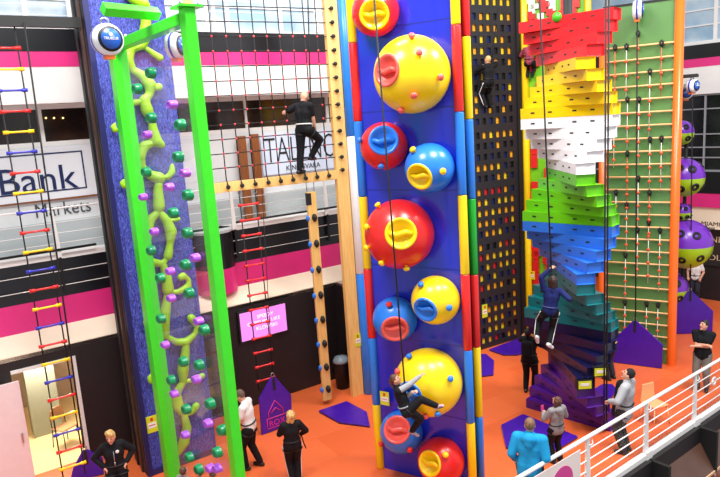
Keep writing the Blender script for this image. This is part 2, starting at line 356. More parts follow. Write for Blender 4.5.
# round table on the storey below
tb = fl(704, 470, -3.45); t = empty('round_table', (tb.x, tb.y, -4.2), 0, 'round brown table on the dark floor below the railing', 'table')
MB().lathe([(.02, .72), (.5, .72), (.5, .76), (.02, .76)], n=32).build('tabletop', mat('orange_brown_table', (176, 96, 58), rough=.3), t)
MB().lathe([(.28, 0), (.28, .03), (.04, .05), (.04, .72)], n=20, cap0=True).build('pedestal', BLACK, t)
tb2 = fl(722, 458, -3.45); t2 = dup_tree(t); t2.location = (tb2.x + .5, tb2.y + .7, -4.2); t2['label'] = 'round brown table cut by the right edge, lower floor beyond the first'
r2 = fl(712, 473, -3.2)
o = MB().tube([(r2.x + 1.3 * math.cos(a) + .2, r2.y - 1.1 + 1.3 * math.sin(a), -3.2) for a in [math.radians(20 + 10 * k) for k in range(15)]], .04)
for k in range(15):
    a = math.radians(20 + 10 * k); o.tube([(r2.x + 1.3 * math.cos(a) + .2, r2.y - 1.1 + 1.3 * math.sin(a), -4.2), (r2.x + 1.3 * math.cos(a) + .2, r2.y - 1.1 + 1.3 * math.sin(a), -3.2)], .015, 6)
tag(o.build('curved_railing', RAILW), 'curved pale railing on the lower floor at bottom right corner', 'railing')

# ------------------------------------------------------------------ gallery railings and signs on the left
def gallery_rail(label, z0, zs, post_px, blk):
    r_ = empty('gallery_railing', W0.P, W0.a, label, 'railing')
    for z in zs: MB().tube([(-11, .52, z), (3.2, .52, z)], .008, 5).build('wire', RAILW, r_)
    for p in post_px:
        pw = MB().prism([(p - .05, z0 - .02), (p + .07, z0 - .02), (p + .03, z0 + 1.0), (p - .03, z0 + 1.0)], .5, .55).build('post', RAILW, r_)
        if blk: MB().box(p - .01, p + .05, .5, .58, z0 - .75, z0).build('bracket', BLACK, pw)
    MB().tube([(-11, .52, z0 + 1.05), (3.2, .52, z0 + 1.05)], .02, 8).build('handrail', RAILW, r_)
    if blk: MB().tube([(-11, .5, z0 + .16), (W0.at(96, 243, .5)[0], .5, z0 + .16)], .028).build('black_tube', BLACK, r_); MB().tube([(W0.at(236, 224, .5)[0], .5, z0 + .16), (3.2, .5, z0 + .16)], .028).build('black_tube', BLACK, r_)
    return r_
gallery_rail('white wire railing on the gallery below the signs', 4.5, (3.88, 4.2, 4.8, 5.02, 5.25), [W0.at(57, 245, .5)[0], W0.at(326, 200, .5)[0], W0.at(231, 232, .5)[0] + .1, -8.5], True)
gallery_rail('white wire railing across the pale upper windows on the left', 9.3, (9.5, 9.7, 9.95), [-7.5, -4.0, -1.0, 2.0], False)
sb = empty('bank_sign', W0.P, W0.a, 'white sign reading Bank in navy inside a thin navy frame', 'sign')
x1, z1 = W0.at(82, 152, 1.2); x1b, z0 = W0.at(88, 188, 1.2); z1 = W0.at(40, 153.5, 1.2)[1]; z0 = W0.at(40, 193, 1.2)[1]; x0 = x1 - 4.2
MB().box(x0, x1 + .22, 1.2, 1.24, z0 - .16, z1 + .12).build('board', mat('sign_white', (236, 238, 244), rough=.35), sb)
MB().box(x0, x1, 1.19, 1.2, z1 - .03, z1).box(x0, x1, 1.19, 1.2, z0, z0 + .03).box(x1 - .03, x1, 1.19, 1.2, z0, z1).build('frame_line', NAVYTEXT, sb)
MB().box(x0, x1 + .3, 1.19, 1.235, z0 - .2, z0 - .17).build('brown_edge', BROWNWOOD, sb)
qa = W0.at(0, 187, 1.18); qb = W0.at(77, 181, 1.18)
tm = text_mesh('Bank', 1.0, (0, 0, 0), 'lettering', NAVYTEXT, sb, .006)
xs = [v.co.x for v in tm.data.vertices]; zs = [v.co.z for v in tm.data.vertices]
sc_x = (qb[0] - qa[0] + .02) / (max(xs) - min(xs)); tm.data.transform(Matrix.Translation((qa[0] - min(xs) * sc_x, 1.19, 5.9)) @ Matrix.Diagonal((sc_x, 1, .78, 1)))
sm_ = empty('shop_sign', W0.P, W0.a, 'grey lettering reading Markets under the bank sign', 'sign')
qa = W0.at(36, 213, 1.2); qb = W0.at(91, 206, 1.2)
tm = text_mesh('Markets', 1.0, (0, 0, 0), 'lettering', mat('grey_letters', (70, 74, 80)), sm_, .006)
xs = [v.co.x for v in tm.data.vertices]; sc_x = (qb[0] - qa[0]) / (max(xs) - min(xs))
tm.data.transform(Matrix.Translation((qa[0] - min(xs) * sc_x, 1.235, W0.at(60, 215, 1.2)[1])) @ Matrix.Diagonal((sc_x, 1, .42, 1)))
stl = empty('shop_sign', W0.P, W0.a, 'pale blue sign reading TALENO in thin black capitals behind the net', 'sign')
qa = W0.at(266, 165, 1.2); qb = W0.at(333, 130, 1.2)
MB().box(qa[0] - .1, qb[0] + .6, 1.2, 1.24, qa[1] - .28, qb[1] + .02).build('board', mat('sign_pale_blue', (214, 224, 244), rough=.35), stl)
tm = text_mesh('TALENO', 1.0, (0, 0, 0), 'lettering', BLACKTEXT, stl, .006, thin=.018)
xs = [v.co.x for v in tm.data.vertices]; sc_x = (qb[0] - qa[0] + .05) / (max(xs) - min(xs)); qz = W0.at(300, 160, 1.2)[1]
tm.data.transform(Matrix.Translation((qa[0] - min(xs) * sc_x, 1.19, qz)) @ Matrix.Diagonal((sc_x, 1, .98, 1)))
text_mesh('KINNISVARA', .19, (W0.at(286, 170, 1.2)[0], 1.19, qz - .24), 'small_lettering', MATS['grey_letters'], stl, .005, 1.0)
for i, (p, y0, y1) in enumerate(((242, 136, 178), (255, 134, 177))):
    a = W0.at(p, y0, 1.0); b = W0.at(p, y1, 1.0)
    o = MB().box(a[0] - .1, a[0] + .1, 1.0, 1.12, 4.46, a[1]).build('timber_post', BROWNWOOD, bevel=.006); W0.put(o)
    tag(o, 'brown timber post on the gallery behind the net, %s of the pair' % ('left' if i == 0 else 'right'), 'post', 'brown gallery posts')
# television
a = W0.at(239, 314, -.06); b = W0.at(287, 330, -.06)
zt, zb = W0.at(262, 308.5, -.06)[1], W0.at(262, 336.5, -.06)[1]
tv = empty('television', W0.P, W0.a, 'wall television with a glowing pink screen on the black wall', 'television')
MB().box(a[0] - .05, b[0] + .05, -.07, 0, zb - .05, zt + .05).build('bezel', BLACK, tv, bevel=.008)
MB().box(a[0], b[0], -.078, -.068, zb, zt).build('screen', mat('pink_screen', (210, 130, 214), rough=.2, emit=((226, 130, 226), .75)), tv)
SCRT = mat('screen_letters', (250, 220, 250), emit=((255, 225, 255), 1.1))
w_ = b[0] - a[0]
for tx, dx, k in ((('SPEEDY', .36, 0), ('CAPTURE', .14, 1), ('LIKE', .66, 1), ('KLOWSKI', .32, 2))):
    text_mesh(tx, .13, (a[0] + w_ * dx, -.082, zt - .22 - .15 * k), 'screen_text', SCRT, tv, .002, 1.05)
# waste bin in the corner
bp = fl(341, 387); o = empty('waste_bin', (bp.x + .05, bp.y - .02, 0), 0, 'black round bin with a pale grey lid beside the timber post', 'bin')
MB().lathe([(.17, 0), (.2, .72)], n=24, cap0=True).build('body', BLACK, o)
MB().lathe([(.215, .72), (.215, .77), (.16, .86), (.02, .9)], n=24, cap0=True).build('lid', mat('blue_grey_lid', (150, 168, 178), rough=.3), o)
# chair in the side room
cp = W0.W(W0.P3(62, 412, 1.1)); cp.z = 0.012
ch = empty('chair', (cp.x, cp.y, .012), B + .5, 'light wooden chair with thin dark legs in the side room', 'chair')
TANW = mat('tan_seat', (196, 150, 110), rough=.4, noise=.1)
MB().box(-.2, .2, -.2, .2, .44, .47).build('seat', TANW, ch, bevel=.01)
MB().prism([(-.2, .62), (.2, .62), (.17, .86), (.08, .92), (-.08, .92), (-.17, .86)], .19, .215).build('backrest', TANW, ch, bevel=.008)
for sx in (-1, 1):
    MB().tube([(sx * .18, -.18, .44), (sx * .2, -.21, 0)], .012, 6).build('leg', BLACK, ch)
    MB().tube([(sx * .18, .2, .7), (sx * .18, .18, .44), (sx * .2, .22, 0)], .012, 6).build('leg', BLACK, ch)
# pale orange chair behind the railing
cp = fl(664, 432)
ch = empty('chair', (cp.x + .0, cp.y + .45, 0), math.radians(20), 'pale orange chair behind the white railing at right', 'chair')
PO = mat('pale_orange_plastic', (250, 176, 120), rough=.35, noise=.05)
MB().prism([(-.2, .43), (.2, .43), (.2, .46), (-.2, .46)], -.2, .2).build('seat', PO, ch, bevel=.01)
MB().prism([(-.2, .46), (.2, .46), (.16, .84), (-.16, .84)], .19, .22).build('backrest', PO, ch, bevel=.01)
for sx in (-1, 1):
    for sy in (-1, 1): MB().tube([(sx * .17, sy * .17, .43), (sx * .22, sy * .22, 0)], .016, 6).build('leg', PO, ch)
#@@PART2@@

# ================================================================== CLIMBING WALLS
def seg_tube(parent, x, y, cols, z0, dz, r, n=14, top=None, first=None):
    z = z0
    for i, c in enumerate(cols):
        h = first if (first and i == 0) else dz
        MB().lathe([(r * .9, z + .004), (r, z + .02), (r, z + h - .02), (r * .9, z + h - .004)], (x, y, 0), n=n, cap0=True, cap1=True).build('edge_tube', c, parent)
        z += h

# ---- blue wall with big domes
PBL = fl(381, 467); FB = Frame((PBL.x, PBL.y), A); WB = FB.at(473, 400)[0] - .06
bw = empty('climbing_wall', FB.P, A, 'royal blue climbing wall covered in big coloured domes, in the middle', 'climbing wall')
MB().box(.06, WB - .06, .0, .04, 0, 10.4).build('panel', PANEL_BLUE, bw)
MB().box(.06, WB - .1, .04, .5, 0, 10.4).build('tower_body', DARKSIDE, bw)
sm = MB()
for z in (1.42, 2.84, 4.26, 5.68, 7.1, 8.52): sm.box(.07, WB - .07, -.003, .0, z - .006, z + .006)
sm.build('panel_seam', mat('dark_blue_seam', (16, 24, 120), rough=.4), bw)
seg_tube(bw, .0, -.01, [YEL, BLU, RED, YEL, BLU, RED, YEL, BLU], 0, 1.39, .085)
seg_tube(bw, WB, -.01, [YEL, BLU, RED, YEL, BLU, RED, YEL, BLU], 0, 1.40, .08)
seg_tube(bw, WB - .02, .46, [BLU, YEL, RED, TUBE_GREEN, BLU, YEL, RED, BLU], 0, 1.39, .075, first=1.3)
q = FB.at(384.5, 398.5, -.1); safety_label(bw, q[0], q[1], -.1, .2, .28)
def dome(c, rpx, col, ins_px, ins_r, icol, knobs):
    # c: centre seen in the picture; the dome bulges from the wall and is cut by it
    pm = 640 / (FB.W((WB / 2, 0, 4)) - CAM).dot(CF)
    p = FB.P3(c[0], c[1]); pm = FP / (FB.W(p) - CAM).dot(CF); r = rpx / pm; off = .42 * r
    cx, cz = FB.at(c[0], c[1], -off); C = Vector((cx, -off, cz)); Cw = FB.W(C)
    def hit(px, py):
        R = ray(px, py).normalized(); oc = CAM - Cw; b_ = oc.dot(R); disc = b_ * b_ - (oc.length_squared - r * r)
        t = -b_ - math.sqrt(max(disc, 0)); q = FB.L(CAM + R * t) - C
        return q.normalized()
    ax = hit(*ins_px); Ri = ins_r / pm; a0 = math.asin(min(.9, Ri / r))
    mb = MB(); n = 36
    mb.lathe([(r * math.sin(t), r * math.cos(t)) for t in [a0 + (PI - .02 - a0) * k / 22 for k in range(23)]], C, ax, n)
    o = mb.build('dome', col, bw)
    bm = bmesh.new(); bm.from_mesh(o.data)
    bmesh.ops.bisect_plane(bm, geom=bm.verts[:] + bm.edges[:] + bm.faces[:], plane_co=(0, -.001, 0), plane_no=(0, 1, 0), clear_outer=True)
    for f in bm.faces: f.smooth = True
    bm.to_mesh(o.data); bm.free()
    h0 = r * math.cos(a0); ri = r * math.sin(a0)
    ins = MB().lathe([(ri * 1.03, h0 - .01), (ri * 1.04, h0 + .02), (ri * .95, h0 + .035), (ri * .84, h0 + .02), (ri * .7, h0 - .12 * ri), (ri * .4, h0 - .3 * ri), (.001, h0 - .34 * ri)], C, ax, 28)
    up = Vector((0, 0, 1)); sx = up.cross(ax).normalized(); uy = ax.cross(sx)
    b1 = C + ax * (h0 - .02) ; ins.tube([b1 - sx * ri * .8 + uy * ri * .1, b1 - sx * ri * .3 - uy * ri * .08, b1 + sx * ri * .3 + uy * ri * .08, b1 + sx * ri * .8 - uy * ri * .05], [ri * .16, ri * .2, ri * .2, ri * .16], 8)
    io = ins.build('grip_insert', icol, o)
    for k in range(4):
        an = k * PI / 2 + .6; e = C + ax * (h0 + .034) + (sx * math.cos(an) + uy * math.sin(an)) * ri * .95
    for kx, ky, kc in knobs:
        d = hit(kx, ky); e = C + d * r
        MB().lathe([(.03, -.02), (.03, .03), (.055, .035), (.06, .06), (.04, .085), (.001, .09)], e, d, 12).build('knob', kc, o)
    return o
Y, R_, L_ = YEL, RED, BLU
SALMON = plastic('salmon_plastic', (236, 92, 84))
dome((375.5, 12), 23.5, R_, (374, 15), 14, Y, [])
dome((412, 74.5), 37.5, Y, (385, 70), 15, SALMON, [(411.8, 38.5, SALMON), (418.8, 54, SALMON), (438.6, 77, SALMON), (413.8, 94, SALMON), (402, 108, SALMON)])
dome((384, 146), 23.5, R_, (383.5, 139), 14, L_, [(381.5, 164.5, L_), (362, 141, L_)])
dome((429.5, 168), 24.5, L_, (418, 178), 13, Y, [(414.5, 151.5, Y), (441.4, 171, Y)])
dome((399.5, 234), 34, R_, (401, 233.5), 14.5, Y, [(379.3, 207, Y), (369, 227.5, Y), (369, 247, Y), (382.8, 261, Y), (406, 266, Y)])
dome((435.5, 300), 24, Y, (424, 311), 12, L_, [(422.3, 286, L_), (447.8, 307, L_)])
dome((395, 319), 22, L_, (395, 331), 13, SALMON, [(389.6, 306, R_)])
dome((428.5, 382), 33, Y, (409, 396), 13, L_, [(410.5, 358, L_), (448.8, 379, L_), (425.6, 414, SALMON), (437, 412, L_), (399.5, 372, SALMON)])
dome((401.5, 432), 21, L_, (396, 429), 13, SALMON, [(383, 443, R_), (409, 448, R_)])
dome((441, 461), 23, R_, (428, 464), 12, Y, [(445, 455.5, Y)])

# ---- board with a blue and white edge post behind it (mostly hidden)
p = fl(369, 393); FH = Frame((p.x, p.y), A)
hb = empty('climbing_wall', FH.P, A, 'dark climbing wall with a blue and white edge post, behind the domed wall', 'climbing wall')
seg_tube(hb, 0, 0, [BLU, TUBE_WHITE, BLU], 0, 3.4, .13, first=3.2); hb.children[1].scale.z = 1
MB().box(.16, 1.2, .0, .3, 0, 10).build('panel', DARKSIDE, hb)
MB().box(-.2, -.13, -.02, .3, 0, 10).build('side_board', BLACK, hb)

# ---- perforated charcoal wall
PP = fl(484.5, 349); PQ = fl(526.8, 336); FPf = Frame((PP.x, PP.y), math.atan2(PQ.y - PP.y, PQ.x - PP.x))
pf = empty('climbing_wall', FPf.P, FPf.a, 'charcoal perforated climbing wall with rows of square holes', 'climbing wall')
rows = []; z = .25
while z < 10.2:
    for k in range(5):
        rows.append(z); z += .305
    z += .085
cols_ = [.0 + .254 * k for k in range(6)]; hw, hh = .068, .09
xs = [-.5] + [e for c in cols_ for e in (c - hw, c + hw)] + [1.5]
zs = [0] + [e for c in rows for e in (c - hh, c + hh)] + [10.4]
vs = [(x, y, z) for z in zs for x in xs for y in (0, .04)]; nx = len(xs); fs = []
def vi(i, j, b): return (j * nx + i) * 2 + b
for j in range(len(zs) - 1):
    for i in range(nx - 1):
        hole = i % 2 == 1 and j % 2 == 1
        if not hole:
            fs.append((vi(i, j, 0), vi(i + 1, j, 0), vi(i + 1, j + 1, 0), vi(i, j + 1, 0))); fs.append((vi(i, j, 1), vi(i, j + 1, 1), vi(i + 1, j + 1, 1), vi(i + 1, j, 1)))
        else:
            fs += [(vi(i, j, 0), vi(i, j + 1, 0), vi(i, j + 1, 1), vi(i, j, 1)), (vi(i + 1, j, 0), vi(i + 1, j, 1), vi(i + 1, j + 1, 1), vi(i + 1, j + 1, 0)),
                   (vi(i, j, 0), vi(i, j, 1), vi(i + 1, j, 1), vi(i + 1, j, 0)), (vi(i, j + 1, 0), vi(i + 1, j + 1, 0), vi(i + 1, j + 1, 1), vi(i, j + 1, 1))]
MB().add(vs, fs).build('perforated_sheet', DARKGREY, pf)
HOLEC = [mat('amber_backing', (255, 176, 24), rough=.5), mat('yellow_backing', (255, 214, 30), rough=.5), mat('red_backing', (214, 30, 34), rough=.5), mat('navy_backing', (18, 34, 90), rough=.5), mat('black_backing', (16, 14, 16), rough=.5)]
mb = MB(); rnd = random.Random(3)
for r_ in rows:
    for c in cols_:
        k = rnd.choice([0, 0, 0, 1, 1, 2, 3, 4]) if r_ < 5.2 else rnd.choice([0, 1, 3, 4, 4, 0])
        if r_ > 9.7: k = 1
        mb.box(c - .12, c + .12, .055, .08, r_ - .15, r_ + .15, k)
mb.build('coloured_backing', HOLEC, pf)
MB().box(-.5, 1.5, .14, .9, 0, 10.4).build('tower_body', DARKSIDE, pf)
MB().box(1.5, 1.66, -.05, .9, 0, 10.4).build('dark_side_board', BLACK, pf)
q = FPf.at(484.8, 311, -.01); safety_label(pf, q[0], q[1], -.012, .2, .4)

# ---- red and lime puzzle wall behind the staircase
pl = FPf.W((1.8, -.05, 0)); FM = Frame((pl.x, pl.y), A); WM = 1.75
mz = empty('climbing_wall', FM.P, A, 'red and lime jigsaw climbing wall with yellow edges, behind the coloured staircase', 'climbing wall')
LIMEB = mat('lime_backing', (116, 196, 26), rough=.35, noise=.05)
MB().box(.05, WM, .05, .3, 0, 10.4).build('backing', LIMEB, mz)
seg_tube(mz, 0, 0, [YEL] * 3, 0, 3.45, .11); seg_tube(mz, WM, 0, [YEL] * 3, 0, 3.45, .09)
rnd = random.Random(11); pc = .19; SHINE_W = mat('painted_white_shine', (236, 238, 226), rough=.3)  # white on some upper pieces paints the bright shine at the wall top
for j in range(26):
    mb = MB(); z = .1 + j * .395
    x = .14
    while x < WM - .2:
        k = rnd.random()
        if k < .72:
            mt_ = 1 if (z > 8.8 and rnd.random() < .45) else 0
            mb.box(x, x + pc * .95, -.03, .05, z, z + .38, mt_)
            if rnd.random() < .55: mb.box(x + pc * .3, x + pc * 1.5, -.03, .05, z + .12, z + .25, mt_)
            if rnd.random() < .4: mb.box(x - pc * .4, x + pc * .6, -.031, .05, z + .28, z + .46, mt_)
        x += pc * rnd.choice((1.3, 1.7, 2.0))
    if mb.v: mb.build('puzzle_piece_row', [RED, SHINE_W], mz)
q = FM.at(527, 275, -.05); safety_label(mz, q[0] + .15, q[1], -.05, .18, .26)

# ---- zigzag staircase of stacked boxes
AX = Vector((4.53, 13.6, 0)); SH = .225
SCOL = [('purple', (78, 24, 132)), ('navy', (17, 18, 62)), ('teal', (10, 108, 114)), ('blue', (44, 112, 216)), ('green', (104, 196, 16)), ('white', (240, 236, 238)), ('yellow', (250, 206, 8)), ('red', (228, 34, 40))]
stt = empty('climbing_staircase', AX, 0, 'tall zigzag staircase of stacked boxes banded purple, navy, teal, blue, green, white, yellow, red', 'climbing wall')
SLOT = mat('dark_slot', (26, 24, 28), rough=.6)
Lb, Db = 2.02, .38
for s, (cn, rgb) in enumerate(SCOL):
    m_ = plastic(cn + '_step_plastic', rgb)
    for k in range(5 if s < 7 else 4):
        kk = k if s % 2 == 0 else 4 - k
        if s == 7: kk = 3 - k
        an = math.radians(-44 - 11.5 * kk); z = (s * 5 + k) * SH
        M = Matrix.Rotation(an, 4, 'Z')
        bm = bmesh.new(); bmesh.ops.create_cube(bm, size=1, matrix=Matrix.Translation((0, 0, z + SH / 2)) @ Matrix.Diagonal((Lb, Db, SH - .004, 1)))
        ends = [f for f in bm.faces if abs(f.normal.x) > .9]
        bmesh.ops.inset_individual(bm, faces=ends, thickness=.025, depth=-.04)
        top = [f for f in bm.faces if abs(f.normal.z) > .9]
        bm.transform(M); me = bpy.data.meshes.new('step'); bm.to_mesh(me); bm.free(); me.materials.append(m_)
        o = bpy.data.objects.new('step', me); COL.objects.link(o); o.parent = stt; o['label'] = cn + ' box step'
        for u in (-.72, -.32, .22, .6):
            MB().box(u - .045, u + .045, -Db / 2 - .004, -Db / 2 + .01, z + SH * .46, z + SH * .6, 0, M).build('slot', SLOT, o)
MB().lathe([(.09, 0), (.09, 9.3)], (0, 0, 0), n=14, cap1=True).build('centre_pole', BLACK, stt)
# two yellow notices on its navy steps, each in a black frame
FS = Frame((AX.x, AX.y), math.radians(0))
for p in ((601, 372), (585, 385)):
    q = FS.at(p[0], p[1], -1.04)
    lb = MB().box(q[0] - .16, q[0] + .16, -1.04, -.9, q[1] - .11, q[1] + .11).build('notice_frame', BLACK, stt)
    l2 = MB().box(q[0] - .135, q[0] + .135, -1.045, -1.04, q[1] - .085, q[1] + .085).build('notice', LABELMAT, lb)
    MB().box(q[0] - .09, q[0] + .09, -1.048, -1.045, q[1] - .02, q[1] + .04).build('white_box', WHITE, l2)
# lime disc on the top red step
FS2 = Frame((AX.x, AX.y), math.radians(-44)); q = FS2.at(557, 17, -Db / 2 - .01)
MB().lathe([(.1, 0), (.1, .02), (.001, .025)], Matrix.Rotation(math.radians(-44), 3, 'Z') @ Vector((q[0], -Db / 2 - .004, q[1])), Matrix.Rotation(math.radians(-44), 3, 'Z') @ Vector((0, -1, 0)), 20).build('finish_button', plastic('green_button', (70, 180, 30)), stt)

# ---- green wall with rungs
PG = fl(671, 365); FGt = Frame((PG.x, PG.y), A); uL2 = FGt.at(602, 150)[0]
pG = FGt.W((uL2, 0, 0)); FG = Frame((pG.x, pG.y), A); WG = -uL2
gw = empty('climbing_wall', FG.P, A, 'green climbing wall crossed by pale wooden rungs, with orange edge tubes', 'climbing wall')
zt = FG.at(640, 4)[1]
MB().box(.08, WG - .05, .0, .05, 0, zt).build('panel', GREENPANEL, gw)
MB().box(.08, WG - .05, .05, .9, 0, zt).build('tower_body', DARKSIDE, gw)
MB().box(.02, WG, -.02, .2, zt, zt + .05).build('top_edge', BLACK, gw)
MB().lathe([(.1, 0), (.1, zt)], (0.02, 0, 0), n=16, cap1=True).build('edge_tube', ORANGE_TUBE, gw)
MB().lathe([(.11, 0), (.11, zt + 1)], (WG, 0, 0), n=16, cap1=True).build('edge_tube', ORANGE_TUBE, gw)
RUNGW = mat('rung_wood', (240, 186, 128), rough=.5, noise=.1)
rz = []; k = 0
while .45 + .328 * k < 8.6:
    z = .45 + .328 * k; rz.append(z); k += 1
    MB().tube([(.1, -.07, z), (WG - .1, -.07, z)], .022, 8).tube([(.3, -.07, z), (.3, 0, z)], .014, 6).tube([(WG - .3, -.07, z), (WG - .3, 0, z)], .014, 6).build('rung', RUNGW, gw)
# hanging ropes of beads
BEAD = plastic('orange_bead', (238, 84, 40)); WCORD = mat('white_cord', (240, 234, 226), rough=.7); RCORD = mat('red_cord', (206, 96, 72), rough=.7)
cols_px = {0: [(615, 47), (616, 192), (614, 118)], 1: [(626.5, 46), (627.5, 99), (627.3, 153), (626.7, 204.5), (625.5, 254.5), (625, 302)],
           2: [(638, 33), (639, 99), (638.3, 178), (637.6, 229.5)], 3: [(650, 71), (650, 139), (649.5, 192), (648.8, 222), (646.6, 303.5)], 4: [(661.7, 42.5), (661.5, 138), (660, 230), (658, 304.5)]}
colname = ['leftmost', 'second', 'middle', 'fourth', 'rightmost']
def nearest(z): return min(rz, key=lambda t: abs(t - z))
for ci, lst in cols_px.items():
    lst = sorted(lst, key=lambda t: t[1])
    for i, (x, y) in enumerate(lst):
        ux, uz = FG.at(x, y, -.1); zh = uz
        t = empty('bead_rope', FG.W((ux, -.1, zh)), A, 'orange bead rope in the %s column of the green wall, %s from the top' % (colname[ci], ['first', 'second', 'third', 'fourth', 'fifth', 'sixth'][i]), 'rope', 'bead ropes on the green wall')
        MB().tube([(0, 0, -.08), (-.03, 0, -.03), (-.035, 0, .02), (0, .0, .055), (.035, 0, .02), (.03, 0, -.03), (0, 0, -.1)], .026, 6).build('hook', BLACK, t)
        nb = 3 + ((ci + i) % 3 == 0); L = min(.36 * nb + .12, uz - .2); cord = RCORD if (ci * 2 + i) % 4 == 0 else WCORD
        MB().tube([(0, 0, -.08), (0, 0, -.08 - L)], .009, 6).build('cord', cord, t)
        for b in range(nb):
            MB().ball((0, 0, -.38 - .35 * b), .041, 10).build('bead', BEAD, t) if .38 + .35 * b < L + .12 else None

# ---- column of purple and lime balls
bc = fl(681, 331); BPUR = plastic('violet_ball', (120, 48, 190)); BLIM = plastic('lime_ball', (172, 206, 24))
FBc = Frame((bc.x, bc.y), A)
o = MB().lathe([(.05, 0), (.05, 6.2)], (bc.x, bc.y, 0), n=12, cap1=True).build('support_pole', BLACK); tag(o, 'black pole carrying the purple and lime balls at far right', 'pole')
for px_, py_, rp, nm in ((681, 133, 12.3, 'small top'), (684, 177.5, 19.2, 'second from top, medium'), (682, 212, 9, 'small third, half hidden'), (686, 244, 24.6, 'largest'), (670, 288, 17, 'lowest, beside the far mat')):
    q = FBc.P3(px_, py_); cw = FBc.W(q)
    pm = FP / (cw - CAM).dot(CF); r = rp / pm
    t = empty('climbing_ball', cw, A, 'purple and lime ball on the far right pole, %s' % nm, 'ball', 'balls on the far pole')
    MB().lathe([(max(1e-4, r * math.sin(a)), r * math.cos(a)) for a in [PI / 2 * k / 10 for k in range(11)]], n=28).build('upper_half', BPUR, t)
    MB().lathe([(max(1e-4, r * math.sin(a)), r * math.cos(a)) for a in [PI / 2 + PI / 2 * k / 10 for k in range(11)]], n=28).build('lower_half', BLIM, t)
    for (th, ph) in ((55, -100), (60, -60), (120, -95), (115, -50), (70, -140), (115, -150), (50, 10), (120, 0)):
        d = Vector((math.sin(math.radians(th)) * math.cos(math.radians(ph)), math.sin(math.radians(th)) * math.sin(math.radians(ph)), math.cos(math.radians(th))))
        gr = min(.12, .24 * r); MB().lathe([(gr, -.03), (gr, .02), (gr * .75, .035), (gr * .6, .01), (.001, .0)], d * r * .985, d, 14).build('grip', BLACK, t)

# ---- blue streaked tower on the left with the lime vine
PT = fl(148, 477); FT = Frame((PT.x, PT.y), B); WT = FT.at(192, 240)[0]
tw = empty('climbing_wall', FT.P, B, 'blue streaked climbing tower with a lime vine, on the left', 'climbing wall')
MB().box(.06, WT, .0, .06, .12, 10.4).build('panel', BLUEWALL, tw)
MB().box(.0, .1, -.04, .0, 0, 10.4).build('edge_trim', NAVYTRIM, tw); MB().box(.0, WT + .02, -.03, .0, 0, .13).build('base_trim', NAVYTRIM, tw)
MB().box(.0, WT, .06, .95, 0, 10.4).build('tower_body', DARKSIDE, tw)
MB().box(-.04, .0, .25, .34, 0, 10.4).build('side_board', mat('reflected_brown_trim', (66, 40, 30), rough=.5), tw)  # brown trim, its colour painting light reflected in the black side
MB().box(-.03, .0, .62, .7, 0, 10.4).build('side_board', BLACK, tw)
q = FT.at(152, 424); safety_label(tw, q[0], q[1], -.012, .22, .36)
def vine(pts, r=.1):
    q = [FT.P3(x, y, -.1) for x, y in pts]; mb = MB()
    for i in range(len(q) - 1): mb.cap(q[i], r * (1.0 + .25 * ((i * 7) % 3 - 1)), q[i + 1], r * (1.0 + .25 * (((i + 1) * 7) % 3 - 1)), 10)
    o = mb.build('vine_hold', LIME, tw); remesh(o, .03, 3); return o
def remesh(o, vox, sm=4):
    md = o.modifiers.new('r', 'REMESH'); md.mode = 'VOXEL'; md.voxel_size = vox; md.use_smooth_shade = True
    if sm: m2 = o.modifiers.new('s', 'SMOOTH'); m2.iterations = sm; m2.factor = .5
    dg = bpy.context.evaluated_depsgraph_get(); me = bpy.data.meshes.new_from_object(o.evaluated_get(dg)); old = o.data
    o.modifiers.clear(); o.data = me; me.name = old.name; me.polygons.foreach_set('use_smooth', [True] * len(me.polygons)); bpy.data.meshes.remove(old)
    return o
vine([(122, -12), (133, -1), (143, 4), (148, 9)]); vine([(143, 5), (146, 22), (145, 36), (143, 46), (130, 48), (127, 60), (133, 70)])
vine([(143, 46), (151, 52), (160, 58)], .06); vine([(133, 70), (143, 76), (150, 85), (150, 94), (144, 100), (147, 110), (152, 120)])
vine([(150, 88), (159, 87)], .08); vine([(144, 101), (132, 103)], .07); vine([(152, 120), (153, 130), (156, 141), (162, 145)]); vine([(155, 142), (144, 146), (139, 156), (142, 167), (150, 175), (159, 178)])
vine([(159, 178), (168, 177), (172, 172), (172, 165)], .06); vine([(159, 180), (158, 192), (159, 206), (158, 212)]); vine([(158, 212), (150, 220), (147, 232), (147, 242)])
vine([(159, 212), (167, 221), (171, 232), (170, 244), (168, 256)]); vine([(167, 221), (178, 219)], .06); vine([(168, 256), (163, 264), (152, 262), (147, 268)], .07); vine([(163, 264), (167, 278), (168, 290)])
vine([(168, 292), (178, 292), (188, 287), (189, 280), (183, 275), (181, 277)], .065); vine([(168, 292), (166, 306), (164, 320), (166, 336)]); vine([(166, 336), (176, 342), (186, 342), (195, 334), (198, 325), (191, 318)], .075)
vine([(186, 342), (185, 356), (183, 370), (183, 382)]); vine([(183, 382), (193, 380), (202, 376)], .06); vine([(183, 382), (176, 394), (178, 406), (184, 414)]); vine([(184, 414), (192, 412), (196, 406)], .07)
vine([(184, 414), (187, 428), (184, 442), (179, 452)])
for p in ((114, 127), (123, 183), (150, 378), (146, 322)): vine([(p[0] + 1, p[1] - 3), (p[0] - 1, p[1]), (p[0] + 1, p[1] + 3)], .05)

